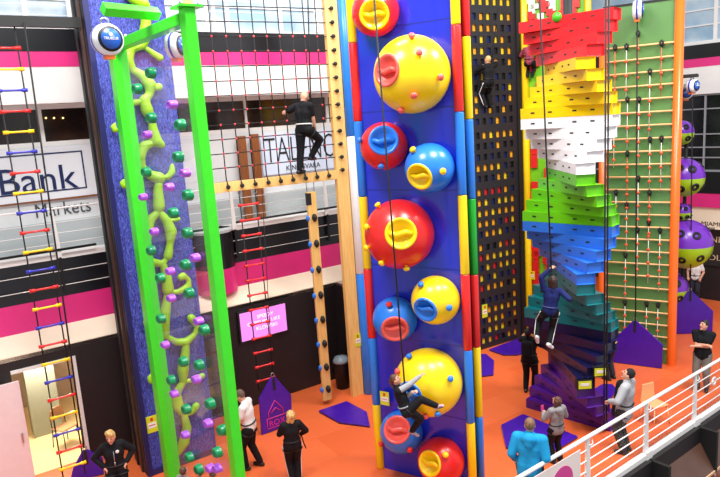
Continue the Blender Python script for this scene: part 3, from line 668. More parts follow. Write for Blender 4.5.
# ---- green steel frame with the clear acrylic climbing sheet
zc = 8.6; LP = fl(116, 42, zc); RP = fl(187, 12, zc); FA = Frame((LP.x, LP.y), math.atan2(RP.y - LP.y, RP.x - LP.x)); WA = (RP - LP).xy.length
ga = empty('climbing_wall', FA.P, FA.a, 'clear acrylic climbing sheet in a bright green steel frame, with green and purple holds', 'climbing wall')
for x in (0, WA):
    hx, hy = (.13, .13) if x == 0 else (.1, .085)
    p = MB().box(x - hx, x + hx, -hy, hy, .02, zc + .05).build('post', GREEN_POST, ga, bevel=.015)
    MB().box(x - .2, x + .2, -.2, .2, 0, .02).build('base_plate', GREEN_POST, p); MB().box(x - .17, x + .17, -.17, .17, zc + .05, zc + .08).build('top_plate', GREEN_POST, p)
    for s in (-1, 1):
        for t in (-1, 1): MB().lathe([(.025, 0), (.025, .04)], (x + s * .13, t * .13, zc + .08), n=6, cap1=True).build('bolt', STEEL, p)
MB().box(.11, WA - .11, -.09, .09, zc - .16, zc).build('crossbar', GREEN_POST, ga, bevel=.01)
# cantilever arm reaching back to the blue tower
a0 = FA.L(fl(103, 9, zc + .17)); a1 = FA.L(fl(158, 14, zc + .17)); dv = (a1 - a0).normalized()
MB().tube([a0, a1], .1, 4, smooth=False).build('arm', GREEN_POST, ga, bevel=.005)
MB().box(.11, WA - .11, -.012, .012, .25, zc - .22).build('clear_sheet', PLEXI, ga)
gpx = [(138, 89), (151.6, 73), (152, 118), (181, 125), (179, 157), (147, 172), (188.6, 195), (174, 213), (188, 233), (152, 250.6), (186, 264.7), (161, 278), (190, 293), (161.7, 318.6), (205, 330), (184, 361.5), (200, 365), (172, 380), (211, 403.6), (187, 409), (223, 430), (218, 452), (190, 457), (199.5, 469)]
ppx = [(173, 104.5), (148, 134.6), (186, 173), (170, 187), (144, 197), (155, 231.5), (196, 257.6), (171, 271), (172, 298), (199.6, 321), (166, 344.5), (197, 379), (175, 393.5), (208.7, 423), (186, 434.5), (218, 468), (211, 468)]
for lst, mt_, sx, sz in ((gpx, HOLD_G, .115, .088), (ppx, HOLD_P, .105, .066)):
    for i, (x, y) in enumerate(lst):
        q = FA.at(x, y, -.05); an = (i * 1.7) % 3.1; pr_ = [(1.0, .0), (1.02, -.03), (.9, -.085), (.7, -.1), (.5, -.07), (.2, -.06), (.001, -.055)]
        mb = MB(); n = 16
        vs = [(q[0] + sx * r_ * math.cos(2 * PI * k / n + an) * (1 + .08 * math.sin(3 * k)), -.012 + h_ * 1.2, q[1] + sz * r_ * math.sin(2 * PI * k / n + an)) for r_, h_ in pr_ for k in range(n)]
        mb.add(vs, [(a * n + k, a * n + (k + 1) % n, (a + 1) * n + (k + 1) % n, (a + 1) * n + k) for a in range(len(pr_) - 1) for k in range(n)], 0, True)
        mb.build('climbing_hold', mt_, ga)
# black beam between the tower and the left edge of the picture; the ladder hangs from it
lb0 = fl(76, 484); FLd = Frame((-5.9, 11.72), B)
zb = FLd.at(40, 22)[1]; xb = FLd.L(FT.W((-.04, .3, 0)))[0]
ul = FLd.at(46, 307)[0]
o = MB().box(-3.2, FLd.L(FT.W((-.03, 0, 0)))[0], -.07, .07, zb - .09, zb + .09).build('support_beam', BLACK); FLd.put(o)
tag(o, 'black steel beam running left from the blue tower near the top', 'beam')

# ---- rope ladders
def ladder(fr, label, zr, xs_, ztop, cols, hw, group=None):
    t = empty('rope_ladder', fr.P, fr.a, label, 'ladder', group)
    x = xs_
    for s in (-1, 1): MB().tube([(x(ztop) + s * hw, 0, ztop), (x(zr[-1] - .25) + s * hw, 0, zr[-1] - .25)], .014, 6).build('side_rope', ROPE, t)
    for i, z in enumerate(zr):
        mb = MB().tube([(x(z) - hw - .05, 0, z), (x(z) - hw - .05, 0, z)], .03, 8) if 0 else MB()
        mb.lathe([(.035, -hw - .05), (.035, -hw + .03), (.02, -hw + .06), (.02, hw - .06), (.035, hw - .03), (.035, hw + .05)], (x(z), 0, z), (1, 0, 0), 10, cap0=True, cap1=True)
        mb.build('rung', cols[i % len(cols)], t)
    return t
BLUE_R = plastic('indigo_rung', (48, 50, 176))
RR = {'Y': YEL, 'R': RED, 'B': BLUE_R}
rl_ = [(1, 27, 'B'), (3, 48, 'R'), (8, 68, 'Y'), (11, 89.5, 'B'), (13.5, 110, 'R'), (16.5, 131.5, 'Y'), (20, 152, 'B'), (23, 172, 'R'), (26, 192.5, 'Y'), (29.5, 213, 'B'), (33, 232, 'R'), (36, 251, 'Y'), (39.5, 270, 'B'), (42.5, 289, 'R'), (46, 307, 'Y'), (49.5, 326, 'B'), (53, 343.5, 'R'), (57, 362, 'Y'), (60, 379, 'B'), (63.5, 397, 'R'), (67.5, 414, 'Y'), (71, 430, 'B'), (75, 447, 'R'), (79, 464, 'Y')]
pts = [FLd.at(x, y) for x, y, c in rl_]
xa = sum(p[0] for p in pts) / len(pts); zhi, zlo = pts[1][1], pts[-1][1]; dz = (zhi - zlo) / 22
ld = ladder(FLd, 'tall rope ladder with yellow, blue and red rungs at the left edge', [zhi - dz * k for k in range(23)], lambda z: xa, zb - .09, [RED, YEL, BLUE_R], .2)
# net frame
p = fl(357.5, 395); FN = Frame((p.x, p.y), math.radians(29.0))
xl = FN.at(200, 100)[0]; xr = -.13; zbm = FN.at(275, 181)[1] 
nf = empty('climbing_net_frame', FN.P, FN.a, 'pale timber goal frame holding a black climbing net with red knots', 'net frame')
MB().box(-.16, .16, -.06, .08, 0, 10.4).build('post', WOOD, nf, bevel=.006); MB().box(xl - .2, xl + .06, -.06, .08, 0, 10.4).build('post', WOOD, nf, bevel=.006)
MB().box(xl + .06, -.16, -.05, .07, zbm - .12, zbm + .1).build('beam', WOOD, nf, bevel=.006)
q = FN.at(357, 340, -.06); safety_label(nf, q[0] + .02, q[1], -.075, .17, .34)
cx_ = [FN.at(px_, 186)[0] for px_ in (227, 241, 254.4, 267.5, 280, 292.4, 305, 316.5, 328.4)]
z157 = FN.at(337, 157)[1]; z9 = FN.at(331, 9)[1]; dzr = (z9 - z157) / 11; rows_n = [z157 + dzr * k for k in range(-1, 13)]
nt_ = MB()
for x in cx_: nt_.tube([(x, 0, zbm + .1), (x, .0, 10.3)], .013, 6)
for z in rows_n: nt_.tube([(xl + .06, .0, z), (-.16, .0, z)], .013, 6)
nt_.build('net', ROPE, nf)
KN = plastic('red_knot', (224, 60, 66))
for z in rows_n[:11]:
    for x in cx_: MB().ball((x, -.005, z), .026, 8, 0, (1, 1, 1.1)).build('knot', KN, nf)
for z in rows_n:
    MB().lathe([(.035, 0), (.035, .03), (.05, .04), (.045, .07), (.02, .09)], (-.02, -.06, z), (0, -1, 0), 10, cap1=True).tube([(-.16, -.01, z), (-.03, -.08, z)], .012, 6).build('eye_bolt', BLACK, nf)
for x in cx_: MB().lathe([(.04, 0), (.045, .03), (.05, .05), (.03, .09)], (x, -.05, zbm - .01), (0, -1, 0), 10, cap1=True).tube([(x, -.1, zbm - .01), (x, -.02, zbm + .12)], .018, 6).build('eye_bolt', BLACK, nf)
# red ladder hanging below the beam
FNl = Frame(FN.W((0, -.0, 0)), FN.a)
pr_px = [(248, 204.5), (249.5, 220), (251, 235), (252.5, 250), (254, 265), (255.5, 280), (257, 296), (258.5, 309), (260.5, 324), (262, 338), (264, 351.5), (265.5, 365), (267, 379)]
pts = [FNl.at(x, y) for x, y in pr_px]; xa2 = sum(p[0] for p in pts) / len(pts); zh, zl = pts[0][1], pts[-1][1]
rld = ladder(FNl, 'rope ladder with red rungs hanging under the net beam', [zh + (zl - zh) * k / 12 for k in range(13)], lambda z: xa2, zbm - .14, [RED], .19)
for s in (-1, 1): MB().tube([(xa2 + s * .19 + .03 * math.cos(a), -.02, zh + .28 + .05 * math.sin(a)) for a in [2 * PI * k / 10 for k in range(11)]], .01, 6).build('chain_link', STEEL, rld)
# hanging plank with grips
a = FNl.at(310, 192); b = FNl.at(328, 400); xp = (a[0] + b[0]) / 2
pk = empty('hanging_plank', FNl.W((xp, 0, 0)), FN.a, 'pale timber plank with black and blue grips hanging below the net', 'plank')
zt_ = a[1]; MB().box(-.115, .115, -.04, .04, .12, zt_).build('plank', WOOD, pk, bevel=.006)
for s in (-1, 1): MB().tube([(s * .09, 0, zt_ - .05), (s * .1, 0, zbm - .1)], .012, 6).build('chain', STEEL, pk)
MB().box(-.125, -.02, -.05, .05, zt_ - .3, zt_ - .02).build('strap', BLACK, pk)
for yy in (217, 243, 269, 295, 320, 344.6, 368.5, 391):
    z = FNl.at(318, yy)[1]
    mb = MB(); vs = []
    for r_, h_ in ((1, 0), (1, -.04), (.7, -.085), (.001, -.09)):
        for k in range(12):
            t = 2 * PI * k / 12; w = .062 * (1 - .35 * max(0, -math.sin(t))); vs.append((.02 + w * r_ * math.cos(t), -.04 + h_, z + .1 * r_ * math.sin(t)))
    mb.add(vs, [(i * 12 + k, i * 12 + (k + 1) % 12, (i + 1) * 12 + (k + 1) % 12, (i + 1) * 12 + k) for i in range(3) for k in range(12)], 0, True).build('grip', BLACK, pk)
    MB().ball((-.13, -.01, z), .07, 12, 0, (.7, .7, 1.1)).build('side_grip', BLU, pk)

# ---- mats
def flat_mat(px, label, h=.06):
    P = [fl(x, y) for x, y in px]; c = sum(P, Vector()) / len(P)
    t = empty('safety_mat', c, 0, label, 'mat', 'purple safety mats')
    MB().slab([(p.x - c.x, p.y - c.y) for p in P][::-1] if area(P) < 0 else [(p.x - c.x, p.y - c.y) for p in P], .02, h).build('top_sheet', PURPLE, t, bevel=.012)
    MB().slab([((p.x - c.x) * .98, (p.y - c.y) * .98) for p in P][::-1] if area(P) < 0 else [((p.x - c.x) * .98, (p.y - c.y) * .98) for p in P], .0, .021).build('base', BLACK, t)
    return t
def area(P): return sum(P[i].x * P[(i + 1) % len(P)].y - P[(i + 1) % len(P)].x * P[i].y for i in range(len(P)))
flat_mat([(318.7, 412.6), (346.8, 403), (367, 413.8), (370, 428), (339, 424)], 'five-sided purple mat lying on the orange floor beside the domed wall')
flat_mat([(472, 356), (486, 355.5), (494, 362), (493.5, 376), (472, 379)], 'purple mat lying just right of the domed wall, half hidden by its edge tubes')
flat_mat([(489, 351), (521, 339), (530, 343), (534, 352), (517, 356), (503.5, 356)], 'purple mat lying at the foot of the perforated wall')
flat_mat([(501, 427), (523, 416), (578, 438.6), (556, 452), (515.5, 452), (506, 449)], 'large purple mat lying on the floor in front of the staircase')
flat_mat([(592, 392), (602, 386), (612, 386), (617, 391), (611, 400), (596, 402)], 'small purple mat lying right of the staircase foot')
def hang_mat(bl, br, shl, shr, top, label, logo=False):
    P = fl(*bl); Q = fl(*br); fr = Frame((P.x, P.y), math.atan2(Q.y - P.y, Q.x - P.x)); W = (Q - P).length
    t = empty('safety_mat', P, fr.a, label, 'mat', 'purple safety mats')
    s1 = fr.at(*shl); s2 = fr.at(*shr); tp = fr.at(*top)
    poly = [(0, .01), (W, .01), s2, (tp[0] + .05, tp[1]), (tp[0] - .05, tp[1]), s1]
    MB().prism(poly, -.03, .03).build('vinyl_sheet', PURPLE, t, bevel=.01)
    MB().tube([(tp[0] + .04 * math.cos(a), 0, tp[1] + .05 + .05 * math.sin(a)) for a in [2 * PI * k / 12 for k in range(13)]], .01, 6).build('carabiner', STEEL, t)
    MB().box(tp[0] - .03, tp[0] + .03, -.045, -.03, tp[1] - .3, tp[1] + .02).build('strap', BLACK, t)
    return t, fr, W, tp
t, fr, W, tp = hang_mat((261.5, 435), (291.8, 424), (259, 399), (290.7, 394.7), (272.7, 377), 'upright purple mat with a pink logo below the red rope ladder')
lg = mat('pink_line_print', (206, 40, 130), rough=.5); c = fr.at(276, 414, -.035); mb = MB()
def stroke(P_, r=.012): mb.tube([(c[0] + x, -.034, c[1] + z) for x, z in P_], r, 6)
stroke([(-.2, -.06), (-.18, .1), (0, .34), (.18, .1), (.2, -.06)]); stroke([(-.24, -.06), (.24, -.06), (.24, -.3), (-.24, -.3), (-.24, -.06)]); stroke([(-.12, .06), (0, .16), (.12, .06)])
mb.build('logo_outline', lg, t); text_mesh('ROX', .2, (c[0] - .2, -.034, c[1] - .26), 'logo_letters', lg, t, .004)
hang_mat((611, 362), (661.8, 368.6), (616, 337), (663, 345), (635, 321), 'upright purple mat leaning before the green wall, right of the staircase')
hang_mat((676, 334), (712, 333), (675.5, 303), (713, 311), (690, 291), 'upright purple mat at far right under the purple and lime balls')
hang_mat((70, 482), (104, 474), (73, 468), (103, 458), (85, 450), 'upright purple mat under the tall rope ladder, behind the blond woman')

# ---- auto belays
CASE = plastic('white_casing', (232, 234, 238)); BFACE = plastic('blue_faceplate', (36, 92, 196)); CLIP = plastic('orange_clip', (232, 110, 40))
def belay(pos, ang, r, label, brand=True):
    t = empty('auto_belay', pos, ang, label, 'auto belay', 'auto belay drums')     # face looks along local -y
    MB().lathe([(r * .55, .1), (r * .92, .08), (r, .03), (r, -.05), (r * .9, -.1), (r * .7, -.12)], (0, 0, 0), (0, 1, 0), 28, cap0=True, cap1=True).build('casing', CASE, t)
    MB().lathe([(r * .78, .0), (r * .78, .02), (.001, .022)], (0, -.11, 0), (0, -1, 0), 28).build('dark_ring', BLACK, t)
    f = MB().lathe([(r * .62, .02), (r * .62, .034), (.001, .036)], (0, -.11, 0), (0, -1, 0), 28).build('faceplate', BFACE, t)
    if brand: text_mesh('TRUBLUE', r * .24, (0, -.15, -r * .06), 'faceplate_letters', WHITE, f, .002, .95, 'CENTER'); MB().lathe([(r * .12, 0), (r * .12, .004)], (0, -.145, r * .28), (0, -1, 0), 14, cap0=True, cap1=True).build('faceplate_mark', WHITE, f)
    MB().lathe([(r * 1.02, -.03), (r * 1.02, .01)], (0, 0, 0), (0, 1, 0), 28).build('band', BLUE_R, t)
    MB().tube([(-.05, 0, r * .9), (-.05, 0, r * 1.25), (0, 0, r * 1.35), (.05, 0, r * 1.25), (.05, 0, r * .9)], .016, 6).build('handle', STEEL, t)
    MB().box(-.06, .06, -.06, .06, -r * 1.2, -r * .9).build('nozzle', CLIP, t)
    return t
e = FA.W((-.78, 0, zc - .32)); belay(fl(107, 40, zc - .35), math.radians(42), .21, 'round white auto belay with a blue face hung left of the green frame')
q = FT.P3(178, 45, -.3); w_ = FA.W(FA.P3(175, 46, .32)); belay(w_, math.radians(75), .2, 'white auto belay seen edge-on behind the clear sheet by the right green post')
w_ = FG.W(FG.P3(637, 10, -.35)); belay(w_, math.radians(62), .23, 'white auto belay hanging at the top of the green wall')
MB().box(-.04, .04, -.02, .6, .3, .36).build('bracket', BLACK, COL.objects[-1]) if 0 else None
zz = FG.at(690, 74, .45)[1]; c1 = FG.W((WG + .3, .42, zz - .3)); c1 = FG.W(FG.P3(692, 86, .42))
belay(c1, math.radians(32), .165, 'blue-faced auto belay right of the green wall, the front one of two')
belay(FG.W(FG.P3(686, 93, .75)), math.radians(-20), .16, 'white auto belay right of the green wall, behind the front one')
q = FG.L(c1); o = MB().box(WG - .12, q.x + .12, .3, .8, q.z + .215, q.z + .29).build('bracket_arm', BLACK, bevel=.01); FG.put(o); tag(o, 'black bracket arm above the two auto belays at right', 'bracket')

# ---- belay ropes
def belay_rope(P0, P1, label, r=.016, name='belay_rope'):
    o = MB().tube([P0, P0.lerp(P1, .5), P1], r, 6).build(name, ROPE); tag(o, label, 'rope', 'belay ropes'); return o
def on(fr, x, y, v): return fr.W(fr.P3(x, y, v))
def rope_px(fr, v, a, b, label, r=.016): belay_rope(on(fr, a[0], a[1], v), on(fr, b[0], b[1], v), label, r)
rope_px(FB, -1.12, (371, -40), (405.5, 396), 'black belay rope running down the domed wall to the girl on it')
rope_px(FN, -.3, (307, -30), (311, 110), 'black belay rope above the man on the net')
rope_px(FPf, -.25, (498, 8), (491.5, 62), 'black belay rope above the child on the perforated wall')
rope_px(FS, -1.1, (538.5, -30), (551.5, 275), 'black belay rope down the left of the staircase to the climbing woman')
rope_px(FS, -1.3, (606, -30), (604, 425), 'black belay rope down the right of the staircase, left of two', .017)
rope_px(FS, -1.3, (609, -30), (606.5, 425), 'black belay rope down the right of the staircase, right of two', .017)
rope_px(FG, -.35, (637.3, 20), (635.5, 325), 'black belay rope down the green wall to the purple mat')
rope_px(FBc, -.5, (692.5, 98), (690.5, 288), 'black belay rope beside the purple and lime balls')
rope_px(FLd, -.12, (24, 22), (84, 448), 'thin black belay rope beside the tall rope ladder')
rope_px(FN, -.15, (262, 190), (272.5, 374), 'thin black rope beside the red rope ladder, ending at the logo mat', .008)
#@@PART3@@

# ================================================================== PEOPLE
def cloth(name, rgb, noise=.18): return mat(name, rgb, rough=.8, noise=noise * .6, scale=5, spec=.2)
C_BLACK = cloth('black_cloth', (24, 24, 28)); C_WHITE = cloth('white_cotton', (236, 232, 230), .06); C_GREYM = cloth('grey_marl', (138, 134, 136)); C_NAVY = cloth('navy_cloth', (30, 38, 96))
C_CYAN = cloth('turquoise_fleece', (30, 150, 206)); C_KHAKI = cloth('grey_khaki_twill', (122, 116, 108)); C_DENIM = cloth('dark_denim', (52, 54, 66)); C_PLAID = mat('pink_plaid', (178, 60, 84), rough=.8, rgb2=(96, 40, 60), scale=30); C_LGREY = cloth('light_grey_cardigan', (164, 164, 168)); C_CHAR = cloth('charcoal_trousers', (62, 58, 58))
H_BLOND = mat('blond_hair', (226, 190, 124), rough=.6, rgb2=(176, 132, 74), scale=30); H_BROWN = mat('brown_hair', (104, 62, 42), rough=.6, rgb2=(66, 38, 28), scale=30); H_DARK = mat('dark_hair', (40, 26, 22), rough=.6, rgb2=(24, 16, 16), scale=30); H_FAIR = mat('short_fair_hair', (132, 98, 72), rough=.7, rgb2=(100, 72, 52), scale=30); H_GREY = mat('grey_brown_hair', (112, 88, 72), rough=.7, rgb2=(84, 64, 54), scale=30)
S_BLACK = mat('black_shoe', (22, 22, 24), rough=.5, noise=.1); S_WHITE = mat('white_shoe', (228, 224, 226), rough=.5, noise=.05); S_PINK = mat('pink_and_white_shoe', (216, 180, 196), rough=.5, rgb2=(70, 50, 80), scale=12)
EYEM = mat('dark_eye', (30, 22, 20), rough=.2); LIPM = mat('lip', (178, 96, 88), rough=.5)

def ik(a, t, l1, l2, hint):
    a = Vector(a); t = Vector(t); d = t - a; L = min(d.length, (l1 + l2) * .998)
    if d.length < 1e-5: d = Vector((0, 0, -1))
    d.normalize(); e = a + d * L
    c = max(-1, min(1, (l1 * l1 + L * L - l2 * l2) / (2 * l1 * L))); h = Vector(hint); h = h - d * h.dot(d)
    if h.length < 1e-4: h = d.orthogonal()
    h.normalize()
    return a + d * (l1 * c) + h * (l1 * math.sqrt(max(0, 1 - c * c))), e

def person(label, base, face, H=1.72, group=None, pel=None, lean=0, side=0, twist=0, head=(0, 0), hands=None, elbows=None, feet=None, knees=None, top=C_BLACK, sleeve='long', pants=C_BLACK, shoes=S_BLACK, hair=H_BROWN, style='short', stripe=False, hood=False, slim=1.0, toes=None, world=False, vest=None, harness=True, grip=(True, True), hem=.0, skin=SKIN, cap=None, extra=None, fat=1.2):
    """local frame: faces +y, right hand at +x; joints may be given in local metres (scaled by H / 1.75)"""
    s = H / 1.75; Mw = Matrix.Translation(Vector(base)) @ Matrix.Rotation(math.radians(face) - PI / 2, 4, 'Z'); Iw = Mw.inverted()
    def P(q, w=False): return (Iw @ Vector(q)) if w else Vector(q) * s
    pv = P(pel, world) if pel is not None else Vector((0, 0, .93)) * s
    Rt = Matrix.Rotation(math.radians(side), 3, 'Y') @ Matrix.Rotation(-math.radians(lean), 3, 'X') @ Matrix.Rotation(math.radians(twist), 3, 'Z')
    T = lambda x, y, z: pv + Rt @ (Vector((x, y, z)) * s)
    chest = T(0, 0, .34); neck = T(0, .0, .53); sh = {1: T(.175 * slim, -.01, .475), -1: T(-.175 * slim, -.01, .475)}
    hp = {k: pv + Matrix.Rotation(math.radians(twist) * .3, 3, 'Z') @ Vector((k * .095 * s, 0, -.02 * s)) for k in (1, -1)}
    Rh = Matrix.Rotation(math.radians(head[0]), 3, 'Z') @ Matrix.Rotation(math.radians(head[1]), 3, 'X')
    hc = neck + Rt @ Vector((0, .02, .07)) * s + Rh @ Vector((0, .015, .085)) * s
    hands = hands or {}; feet = feet or {}; elbows = elbows or {}; knees = knees or {}; toes = toes or {}
    hd, el, kn, an = {}, {}, {}, {}
    for k in (1, -1):
        ht = P(hands[k], world) if k in hands else sh[k] + Vector((k * .06, .06, -.53)) * s
        el[k], hd[k] = ik(sh[k], ht, .285 * s, .265 * s, elbows.get(k, (k * .5, -.8, -.2)))
        ft = P(feet[k], world) if k in feet else Vector((k * .1, -.02, .085)) * s
        kn[k], an[k] = ik(hp[k], ft, .435 * s, .425 * s, knees.get(k, (k * .1, 1, 0)))
    bulk = 1.0
    def C(mb, a, ra, b, rb): mb.cap(a, ra * s * bulk, b, rb * s * bulk, 12)
    # ---- body
    mb = MB()
    def torso(mb, g):
        for k in (1, -1):
            o = Rt @ Vector((k * .055, 0, 0)) * s
            C(mb, pv + o * 1.05, .098 + g, T(0, 0, .2) + o * .8, .09 + g); C(mb, T(0, 0, .2) + o * .8, .09 + g, chest + o * 1.2, .1 + g)
            C(mb, chest + o * 1.2, .1 + g, T(k * .1 * slim, -.01, .45), .07 + g); C(mb, T(k * .08, -.01, .47), .06 + g, sh[k], .058 + g)
    torso(mb, -.008)
    C(mb, T(0, -.005, .45), .062, neck + Rt @ Vector((0, .01, .06)) * s, .054)
    for k in (1, -1):
        C(mb, sh[k], .055, el[k], .046); C(mb, el[k], .046, hd[k], .032)
        C(mb, hp[k], .085, kn[k], .058); C(mb, kn[k], .056, an[k], .04)
    mb.ball(hc, .1 * s, 16, 0, (.8, .95, 1.18), Rh)
    hl = lambda x, y, z: hc + Rh @ Vector((x, y, z)) * s
    C(mb, hl(0, .03, -.07), .055, hl(0, .055, -.1), .03)                       # jaw and chin
    C(mb, hl(0, .09, .02), .012, hl(0, .112, -.018), .016)                      # nose
    for k in (1, -1): mb.ball(hl(k * .082, -.005, -.01), .026 * s, 8, 0, (.4, .8, 1.2), Rh)
    # ---- hands: palm, four fingers and a thumb
    for k in (1, -1):
        d = (hd[k] - el[k]).normalized(); up = Vector((0, 0, 1)) if abs(d.z) < .8 else Vector((0, 1, 0))
        a = d.cross(up).normalized(); b = a.cross(d).normalized()            # a across the palm, b palm normal
        if k == -1: a = -a
        w = hd[k]; cur = .9 if grip[0 if k == 1 else 1] else .3
        for j in range(4):
            o = a * (-.03 + .02 * j) * s; L = (.068, .078, .074, .058)[j] * s
            k0 = w + o * .7 + d * .02 * s; k1 = w + o + d * .088 * s; C(mb, k0, .016, k1, .0135)
            d1 = (d * math.cos(cur) - b * math.sin(cur)); d2 = (d * math.cos(cur * 2) - b * math.sin(cur * 2))
            k2 = k1 + d1 * L * .55; C(mb, k1, .0115, k2, .0105); C(mb, k2, .0105, k2 + d2 * L * .45, .009)
        t0 = w + d * .03 * s - a * .03 * s; t1 = t0 + (d * .6 - a * .7 - b * .3).normalized() * .04 * s; C(mb, t0, .015, t1, .012); C(mb, t1, .012, t1 + (d * .85 - b * .5).normalized() * .03 * s, .01)
    body = mb.build('person', skin); remesh(body, .0105 * s, 2)
    body.matrix_world = Mw; tag(body, label, 'person', group)
    # eyes and mouth
    for k in (1, -1): MB().ball(hl(k * .032, .083, .018), .011 * s, 8).build('eye', EYEM, body)
    MB().cap(hl(-.02, .086, -.062), .008 * s, hl(.02, .086, -.062), .008 * s, 8).build('mouth', LIPM, body)
    for k in (1, -1): MB().cap(hl(k * .018, .088, .038), .006 * s, hl(k * .046, .08, .04), .005 * s, 6).build('eyebrow', hair if style != 'bald' else H_FAIR, body)
    # ---- trousers
    bulk = fat
    mb = MB()
    for k in (1, -1):
        o = Rt @ Vector((k * .055, 0, 0)) * s; C(mb, pv + o * 1.05 , .108, T(0, 0, .1) + o * .9, .1)
        C(mb, hp[k], .1, kn[k], .07); C(mb, kn[k], .07, an[k].lerp(kn[k], .06), .056)
    tr = mb.build('trousers', pants, body); remesh(tr, .013 * s, 3)
    if stripe:
        for k in (1, -1):
            ax_ = Rt @ Vector((k, 0, 0)); q = MB()
            pts = [hp[k] + ax_ * .098 * s * fat, hp[k].lerp(kn[k], .5) + ax_ * .085 * s * fat, kn[k] + ax_ * .07 * s * fat, kn[k].lerp(an[k], .5) + ax_ * .063 * s * fat, an[k].lerp(kn[k], .06) + ax_ * .056 * s * fat]
            q.tube(pts, .014 * s, 6).build('side_stripe', C_WHITE, tr)
    # ---- top
    mb = MB(); torso(mb, .012)
    if hem:
        for k in (1, -1): o = Rt @ Vector((k * .06, 0, 0)) * s; C(mb, T(0, 0, .05) + o, .115, T(0, 0, -hem) + o, .118)
    C(mb, T(0, -.01, .46), .075, neck, .066)
    for k in (1, -1):
        if sleeve == 'long': C(mb, sh[k], .068, el[k], .056); C(mb, el[k], .055, hd[k].lerp(el[k], .08), .042)
        elif sleeve == 'short': C(mb, sh[k], .068, sh[k].lerp(el[k], .62), .062)
        else: C(mb, sh[k], .062, sh[k].lerp(el[k], .1), .05)
    if hood: C(mb, T(-.05, -.1, .5), .06, T(.05, -.1, .5), .06); C(mb, T(0, -.13, .44), .06, T(0, -.11, .5), .08)
    tp = mb.build({'long': 'sweatshirt', 'short': 't_shirt', 'none': 'vest'}[sleeve], top, body); remesh(tp, .013 * s, 3)
    if vest:                                                                    # sleeves of another colour below a vest
        for k in (1, -1):
            q = MB(); C(q, sh[k], .06, el[k], .05); C(q, el[k], .05, hd[k].lerp(el[k], .06), .038); o = q.build('sleeve', vest, body); remesh(o, .013 * s, 2)
    bulk = 1.12
    # ---- shoes
    for k in (1, -1):
        f = an[k]; dirv = Vector(toes.get(k, (k * .2, 1, 0))).normalized(); sole = f - Vector((0, 0, .045 * s)) if k not in toes else f - Vector((0, 0, .03 * s))
        q = MB(); C(q, sole - dirv * .05 * s, .04, sole + dirv * .14 * s, .037); C(q, f, .05, sole + dirv * .02 * s, .045); o = q.build('shoe', shoes, body); remesh(o, .012 * s, 2)
        if toes.get(k) is None: pass
    bulk = 1.0
    # ---- hair or hat
    q = MB()
    if style != 'bald':
        q.ball(hl(0, -.016, .03), .104 * s, 16, 0, (.86, .95, 1.05), Rh)
        if style in ('long', 'bob'):
            for k in (1, -1): C(q, hl(k * .05, -.03, .03), .062, hl(k * .06, -.05, -.11 if style == 'bob' else -.2), .05)
            C(q, hl(0, -.06, .03), .075, hl(0, -.08, -.12 if style == 'bob' else -.24), .06)
        if style == 'pony': C(q, hl(0, -.1, .04), .045, hl(0, -.14, -.02), .04); C(q, hl(0, -.14, -.02), .04, hl(0, -.13, -.17), .022)
        if style == 'quiff': C(q, hl(-.04, .05, .1), .045, hl(.03, .04, .13), .05); C(q, hl(0, -.02, .1), .06, hl(0, .04, .13), .045)
        if style == 'bun': q.ball(hl(0, -.12, .07), .05 * s, 10)
        hb_ = q.build('hair' if cap is None else 'beanie', hair if cap is None else cap, body); remesh(hb_, .012 * s, 2)
        # keep the face free of hair
        bm = bmesh.new(); bm.from_mesh(hb_.data)
        kill = [v for v in bm.verts if (lambda l: l.y > .045 * s and l.z < .055 * s)(Rh.transposed() @ (v.co - hc))]
        bmesh.ops.delete(bm, geom=kill, context='VERTS'); bm.to_mesh(hb_.data); bm.free()
    # ---- harness
    if harness:
        q = MB(); n = 20; ring = []
        for i in range(n + 1): t = 2 * PI * i / n; ring.append(T(.152 * fat * math.cos(t), .114 * fat * math.sin(t), .1))
        q.tube(ring, .016 * s, 6)
        hs = q.build('harness_belt', harness if harness is not True else BLACK, body)
        for k in (1, -1):
            dd = (kn[k] - hp[k]).normalized(); a_ = dd.orthogonal().normalized(); b_ = dd.cross(a_); c_ = hp[k].lerp(kn[k], .22)
            MB().tube([c_ + (a_ * math.cos(2 * PI * i / 14) + b_ * math.sin(2 * PI * i / 14)) * .103 * s * fat for i in range(15)], .012 * s, 6).build('leg_loop', BLACK, hs)
        MB().tube([T(0, .13, .1), T(0, .16, .16), T(0, .15, .2)], .014 * s, 6).build('belay_loop', STEEL, hs)
    if extra: extra(body, s, T, hl, hd, el, kn, an, Rt, Rh)
    return body

def gp(x, y, h):
    q = fl(x, y, h); return Vector((q.x, q.y, 0))
def badge(body, s, T, hl, hd, el, kn, an, Rt, Rh):
    MB().ball(T(-.07, .15, .4), .035 * s, 10, 0, (1, .3, 1), Rt).build('chest_logo', C_WHITE, body)
    MB().tube([T(0, .15, .12), T(0, .155, .25), T(0, .148, .42)], .008 * s, 6).build('zip', STEEL, body)
# blond woman lower left, hands on hips
person('blond woman in a black zip jacket, hands on hips, at bottom left', gp(110, 428, 1.70), -68, 1.68, head=(-18, -14), hands={1: (.2, .04, 1.02), -1: (-.2, .04, 1.02)}, elbows={1: (1, -.5, 0), -1: (-1, -.5, 0)}, hair=H_BLOND, style='quiff', slim=.92, extra=badge, harness=BLACK)
# man in white T-shirt behind the right green post
person('man in a white T-shirt and black trousers behind the right green post', gp(243, 389, 1.76) + Vector((.05, 0, 0)), 170, 1.76, lean=6, head=(0, -22), hands={1: (.12, .3, 1.08), -1: (-.1, .34, 1.05)}, elbows={1: (.6, -.6, -.6), -1: (-.6, -.6, -.6)}, feet={1: (.1, -.12, .085), -1: (-.1, .12, .085)}, top=C_WHITE, sleeve='short', hair=H_GREY, style='short')
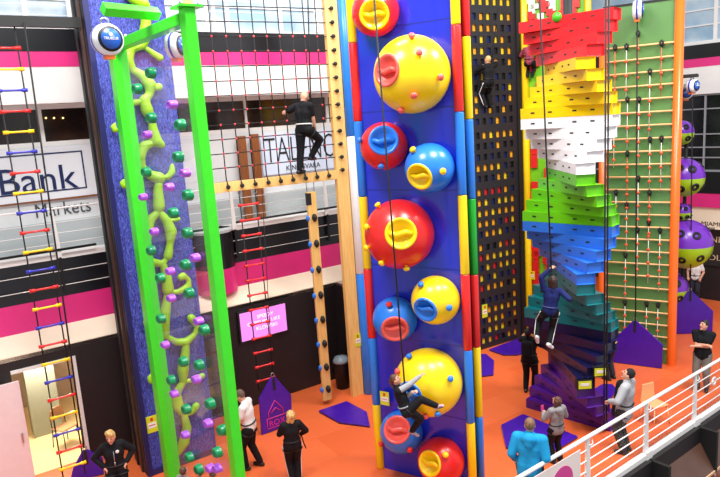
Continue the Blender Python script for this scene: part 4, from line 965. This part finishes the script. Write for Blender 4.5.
# blond woman seen from the back
def tail(body, s, T, hl, hd, el, kn, an, Rt, Rh):
    MB().tube([hd[1], hd[1] + Vector((.05, .05, -.25)) * s, hd[1] + Vector((.1, .1, -.42)) * s], .016 * s, 6).build('strap_tail', BLACK, body)
person('blond woman in black seen from behind beside the purple logo mat', gp(289, 409, 1.56), 105, 1.56, lean=-3, head=(25, 20), hands={1: (.24, .2, 1.02), -1: (-.1, .3, 1.1)}, elbows={1: (.9, -.5, -.3), -1: (-.8, -.3, -.6)}, feet={1: (.07, 0, .085), -1: (-.06, .02, .085)}, hair=H_BLOND, style='bob', stripe=True, slim=.95, hem=.04, extra=tail)
# man climbing the net
fN = FN.W(FN.P3(299.5, 176.5, -.12))
bN = FN.W(FN.L(fN)); bN.z = fN.z - .085 * 1.88 / 1.75
def on_net(x, y, v): return FN.W(FN.P3(x, y, v))
person('man in a black T-shirt standing on the net frame beam, one knee raised', bN, 62, 1.88, world=True, pel=on_net(304, 129, -.22), lean=4, head=(-22, -18), hands={1: on_net(316, 133, -.2), -1: on_net(296, 110, .02)}, elbows={1: (.8, -.5, -.3), -1: (-.9, -.3, -.5)}, feet={-1: on_net(299.5, 174.5, -.12), 1: on_net(311, 157, -.03)}, knees={1: (.5, 1, .2), -1: (0, 1, 0)}, toes={1: (.1, 1, -.1), -1: (.2, 1, 0)}, hair=H_FAIR, style='bald', sleeve='short', harness=mat('white_belt', (216, 214, 214), rough=.6))
# girl climbing the yellow dome
def on_b(x, y, v): return FB.W(FB.P3(x, y, v))
pg = on_b(406, 410, -1.12); bb = Vector((pg.x, pg.y, pg.z - .78))
person('girl in a black vest climbing between the lowest big yellow dome and a blue dome', bb, math.degrees(A) + 35, 1.42, world=True, pel=pg, lean=-16, side=-12, head=(-20, 28), hands={1: on_b(423, 374, -.93), -1: on_b(413, 392, -1.1)}, elbows={1: (.3, -.2, -1), -1: (-.3, -.2, -1)}, feet={1: on_b(437, 406, -.86), -1: on_b(412, 431, -.85)}, knees={1: (.2, .6, 1), -1: (.2, 1, .2)}, toes={1: (.5, .6, .35), -1: (.3, .8, -.4)}, top=C_BLACK, sleeve='none', vest=C_LGREY, hair=H_BROWN, style='pony', shoes=S_PINK, harness=mat('grey_webbing', (150, 150, 156), rough=.7))
# child on the perforated wall
def on_p(x, y, v): return FPf.W(FPf.P3(x, y, v))
pg = on_p(488.5, 82, -.3); bb = Vector((pg.x, pg.y, pg.z - .85))
person('small blond climber in black clinging to the perforated wall near the top', bb, math.degrees(FPf.a) + 90, 1.5, world=True, pel=pg, head=(10, 14), hands={1: on_p(496, 62, -.06), -1: on_p(482, 66, -.06)}, elbows={1: (1, -.3, -.6), -1: (-1, -.3, -.6)}, feet={1: on_p(491.5, 106, -.12), -1: on_p(485.5, 106, -.12)}, toes={1: (0, 1, 0), -1: (0, 1, 0)}, hair=H_BLOND, style='short', stripe=True)
# child on the puzzle wall
def on_m(x, y, v): return FM.W(FM.P3(x, y, v))
pg = on_m(529.5, 62, -.28); bb = Vector((pg.x, pg.y, pg.z - .65))
person('small child in a pink plaid shirt climbing the red and lime puzzle wall', bb, math.degrees(A) + 95, 1.3, world=True, pel=pg, head=(0, 10), hands={1: on_m(534, 50, -.05), -1: on_m(524, 56, -.05)}, feet={1: on_m(532, 76, -.12), -1: on_m(527.5, 76, -.12)}, toes={1: (0, 1, 0), -1: (0, 1, 0)}, top=C_PLAID, pants=C_BLACK, hair=H_DARK, style='short')
# woman climbing the staircase
FK = Frame((3.85, 12.55), math.radians(-25))
def on_k(x, y, v=0): return FK.W(FK.P3(x, y, v))
pg = on_k(550, 311); bb = Vector((pg.x, pg.y, pg.z - .88))
def whitefeet(body, s, T, hl, hd, el, kn, an, Rt, Rh): pass
person('dark-haired climber in a navy top hanging on the staircase, striped black trousers', bb, 74, 1.62, world=True, pel=pg, lean=4, side=6, head=(10, 12), hands={-1: on_k(550, 269, .05), 1: on_k(564, 294, .12)}, elbows={-1: (-1, -.3, -.6), 1: (1, -.2, -.9)}, feet={-1: on_k(537, 337, -.05), 1: on_k(549, 344, -.05)}, knees={1: (.1, 1, .1), -1: (-.1, 1, .1)}, toes={1: (.5, .7, -.6), -1: (.1, .6, -.9)}, top=C_NAVY, hair=mat('deep_brown_hair', (70, 40, 32), rough=.6, rgb2=(44, 26, 22), scale=30), style='bob', shoes=S_WHITE, stripe=True, harness=mat('navy_webbing', (60, 66, 120), rough=.7), fat=1.06)
# belayer in black under her
def pack(body, s, T, hl, hd, el, kn, an, Rt, Rh):
    MB().box(-.13, .13, -.3, -.12, .14, .5, 0, Matrix.Translation(T(0, 0, 0)) @ Matrix.Diagonal((s, s, s, 1))).build('backpack', C_BLACK, body, bevel=.04)
person('person in black with raised bare forearm standing below the navy climber', fl(530, 392), 60, 1.72, head=(-10, 40), hands={-1: (-.13, .22, 1.5), 1: (.25, .3, 1.35)}, elbows={-1: (-.7, .2, -.9), 1: (.6, 0, -.8)}, sleeve='short', hair=H_DARK, style='short', extra=pack)
# person behind the staircase on the right
person('person in dark jeans half hidden behind the right side of the staircase', fl(610, 379), 120, 1.7, hands={1: (.16, .28, 1.25), -1: (-.18, .34, 1.4)}, elbows={1: (.7, -.3, -.7), -1: (-.7, 0, -.8)}, pants=C_DENIM, top=C_NAVY, hair=H_DARK, shoes=S_BLACK, harness=mat('yellow_webbing', (226, 190, 40), rough=.7))
# man in turquoise hoodie
person('man in a turquoise hooded sweatshirt seen from behind near the banner', gp(529, 418, 1.86), 66, 1.84, lean=4, head=(12, 6), hands={1: (.22, .16, .98), -1: (-.26, .12, .95)}, elbows={1: (.3, -.8, -.2), -1: (-.3, -.8, -.2)}, top=C_CYAN, pants=C_CHAR, hair=H_FAIR, style='short', hood=True, slim=1.15, hem=.1, harness=None, fat=1.35)
# girl in grey hoodie
def phone(body, s, T, hl, hd, el, kn, an, Rt, Rh):
    MB().box(-.03, .03, -.006, .006, 0, .11, 0, Matrix.Translation(hd[-1] + Vector((0, .04, .04)) * s)).build('pink_glove_tip', plastic('pink_plastic', (236, 80, 160)), body)
person('brown-haired girl in a grey hooded top standing on the large purple mat', gp(556, 394.5, 1.45), 112, 1.43, lean=-2, head=(14, 22), hands={-1: (-.14, .3, 1.22), 1: (.16, .24, 1.12)}, elbows={1: (.8, -.5, -.6), -1: (-.8, -.4, -.7)}, top=C_GREYM, hair=H_BROWN, style='bob', hood=True, hem=.06, extra=phone)
# person in cardigan and black beanie behind the rail
def cardi(body, s, T, hl, hd, el, kn, an, Rt, Rh):
    q = MB(); q.cap(T(.02, .11, .43), .1 * s, T(.02, .12, -.14), .125 * s, 12); o = q.build('black_shirt_front', C_BLACK, body); remesh(o, .013, 2)
person('person in a black beanie and light grey cardigan looking up behind the railing', gp(625, 377, 1.8) * 1.035, 140, 1.83, lean=-5, head=(12, 28), hands={-1: (-.2, .22, 1.08), 1: (.2, .18, 1.02)}, elbows={1: (.9, -.6, -.2), -1: (-.9, -.5, -.3)}, top=C_LGREY, pants=C_CHAR, hair=H_DARK, cap=mat('black_knit', (26, 22, 26), rough=.9, noise=.2, scale=40), slim=1.1, hem=.14, extra=cardi, fat=1.28)
# man with folded arms at right
person('man in a black polo shirt with folded arms at far right behind the railing', gp(704, 319, 1.8), 228, 1.78, lean=-2, head=(-32, 16), hands={1: (-.12, .18, 1.2), -1: (.12, .2, 1.15)}, elbows={1: (1, -.3, -.6), -1: (-1, -.3, -.6)}, sleeve='short', top=C_BLACK, pants=C_KHAKI, hair=H_DARK, style='short', slim=1.05, hem=.05, harness=None)
# woman in white behind the balls
person('woman in a white T-shirt and dark jeans behind the purple and lime balls', fl(694.5, 302), 230, 1.64, hands={1: (.22, .1, .95), -1: (-.2, .1, .95)}, top=C_WHITE, sleeve='short', pants=C_DENIM, hair=H_DARK, style='bun', slim=.95)
# two children at the foot of the clear sheet, only their heads in view
person('brown-haired child looking up at the clear sheet, at the bottom edge', gp(183, 465, 1.3), 60, 1.28, head=(0, 20), hands={1: (.2, .3, 1.32)}, top=C_GREYM, hair=H_BROWN, style='short')
person('grey-haired helper bending at the foot of the clear sheet, bottom edge', gp(212, 468, 1.3), 110, 1.28, head=(0, 10), top=C_CHAR, hair=H_GREY, style='short', harness=None)

# ================================================================== LIGHT
w = bpy.data.worlds.new('atrium_daylight'); scene.world = w; w.use_nodes = True
bg = w.node_tree.nodes['Background']; bg.inputs['Color'].default_value = (.93, .96, 1, 1); bg.inputs['Strength'].default_value = .7
def area_light(name, loc, size, power, color=(1, .98, .95), target=None):
    l = bpy.data.lights.new(name, 'AREA'); l.energy = power; l.size = size; l.color = color
    o = bpy.data.objects.new(name, l); COL.objects.link(o); o.location = loc
    t = Vector(target) if target else Vector((loc[0], loc[1], 0)); o.rotation_euler = (t - Vector(loc)).to_track_quat('-Z', 'Y').to_euler()
    return o
area_light("ceiling_light", (-3, 8, 13.5), 2.5, 1150); area_light('ceiling_light', (3.5, 8, 13.5), 2.5, 1150)
area_light('ceiling_light', (9, 11, 13.5), 2.5, 1150); area_light('ceiling_light', (0, 13.5, 13.5), 2.5, 600)
lt = bpy.data.lights.new('side_room_lamp', 'POINT'); lt.energy = 240; lt.color = (1, .86, .66); lt.shadow_soft_size = .3
lo = bpy.data.objects.new('side_room_lamp', lt); COL.objects.link(lo); lo.location = W0.W((uL + .7, 1.6, 2.3))
vs_ = scene.view_settings; scene.display_settings.display_device = 'sRGB'
vs_.view_transform = 'Standard'; vs_.look = 'None'; vs_.gamma = 1; vs_.use_curve_mapping = False; vs_.exposure = 0.1
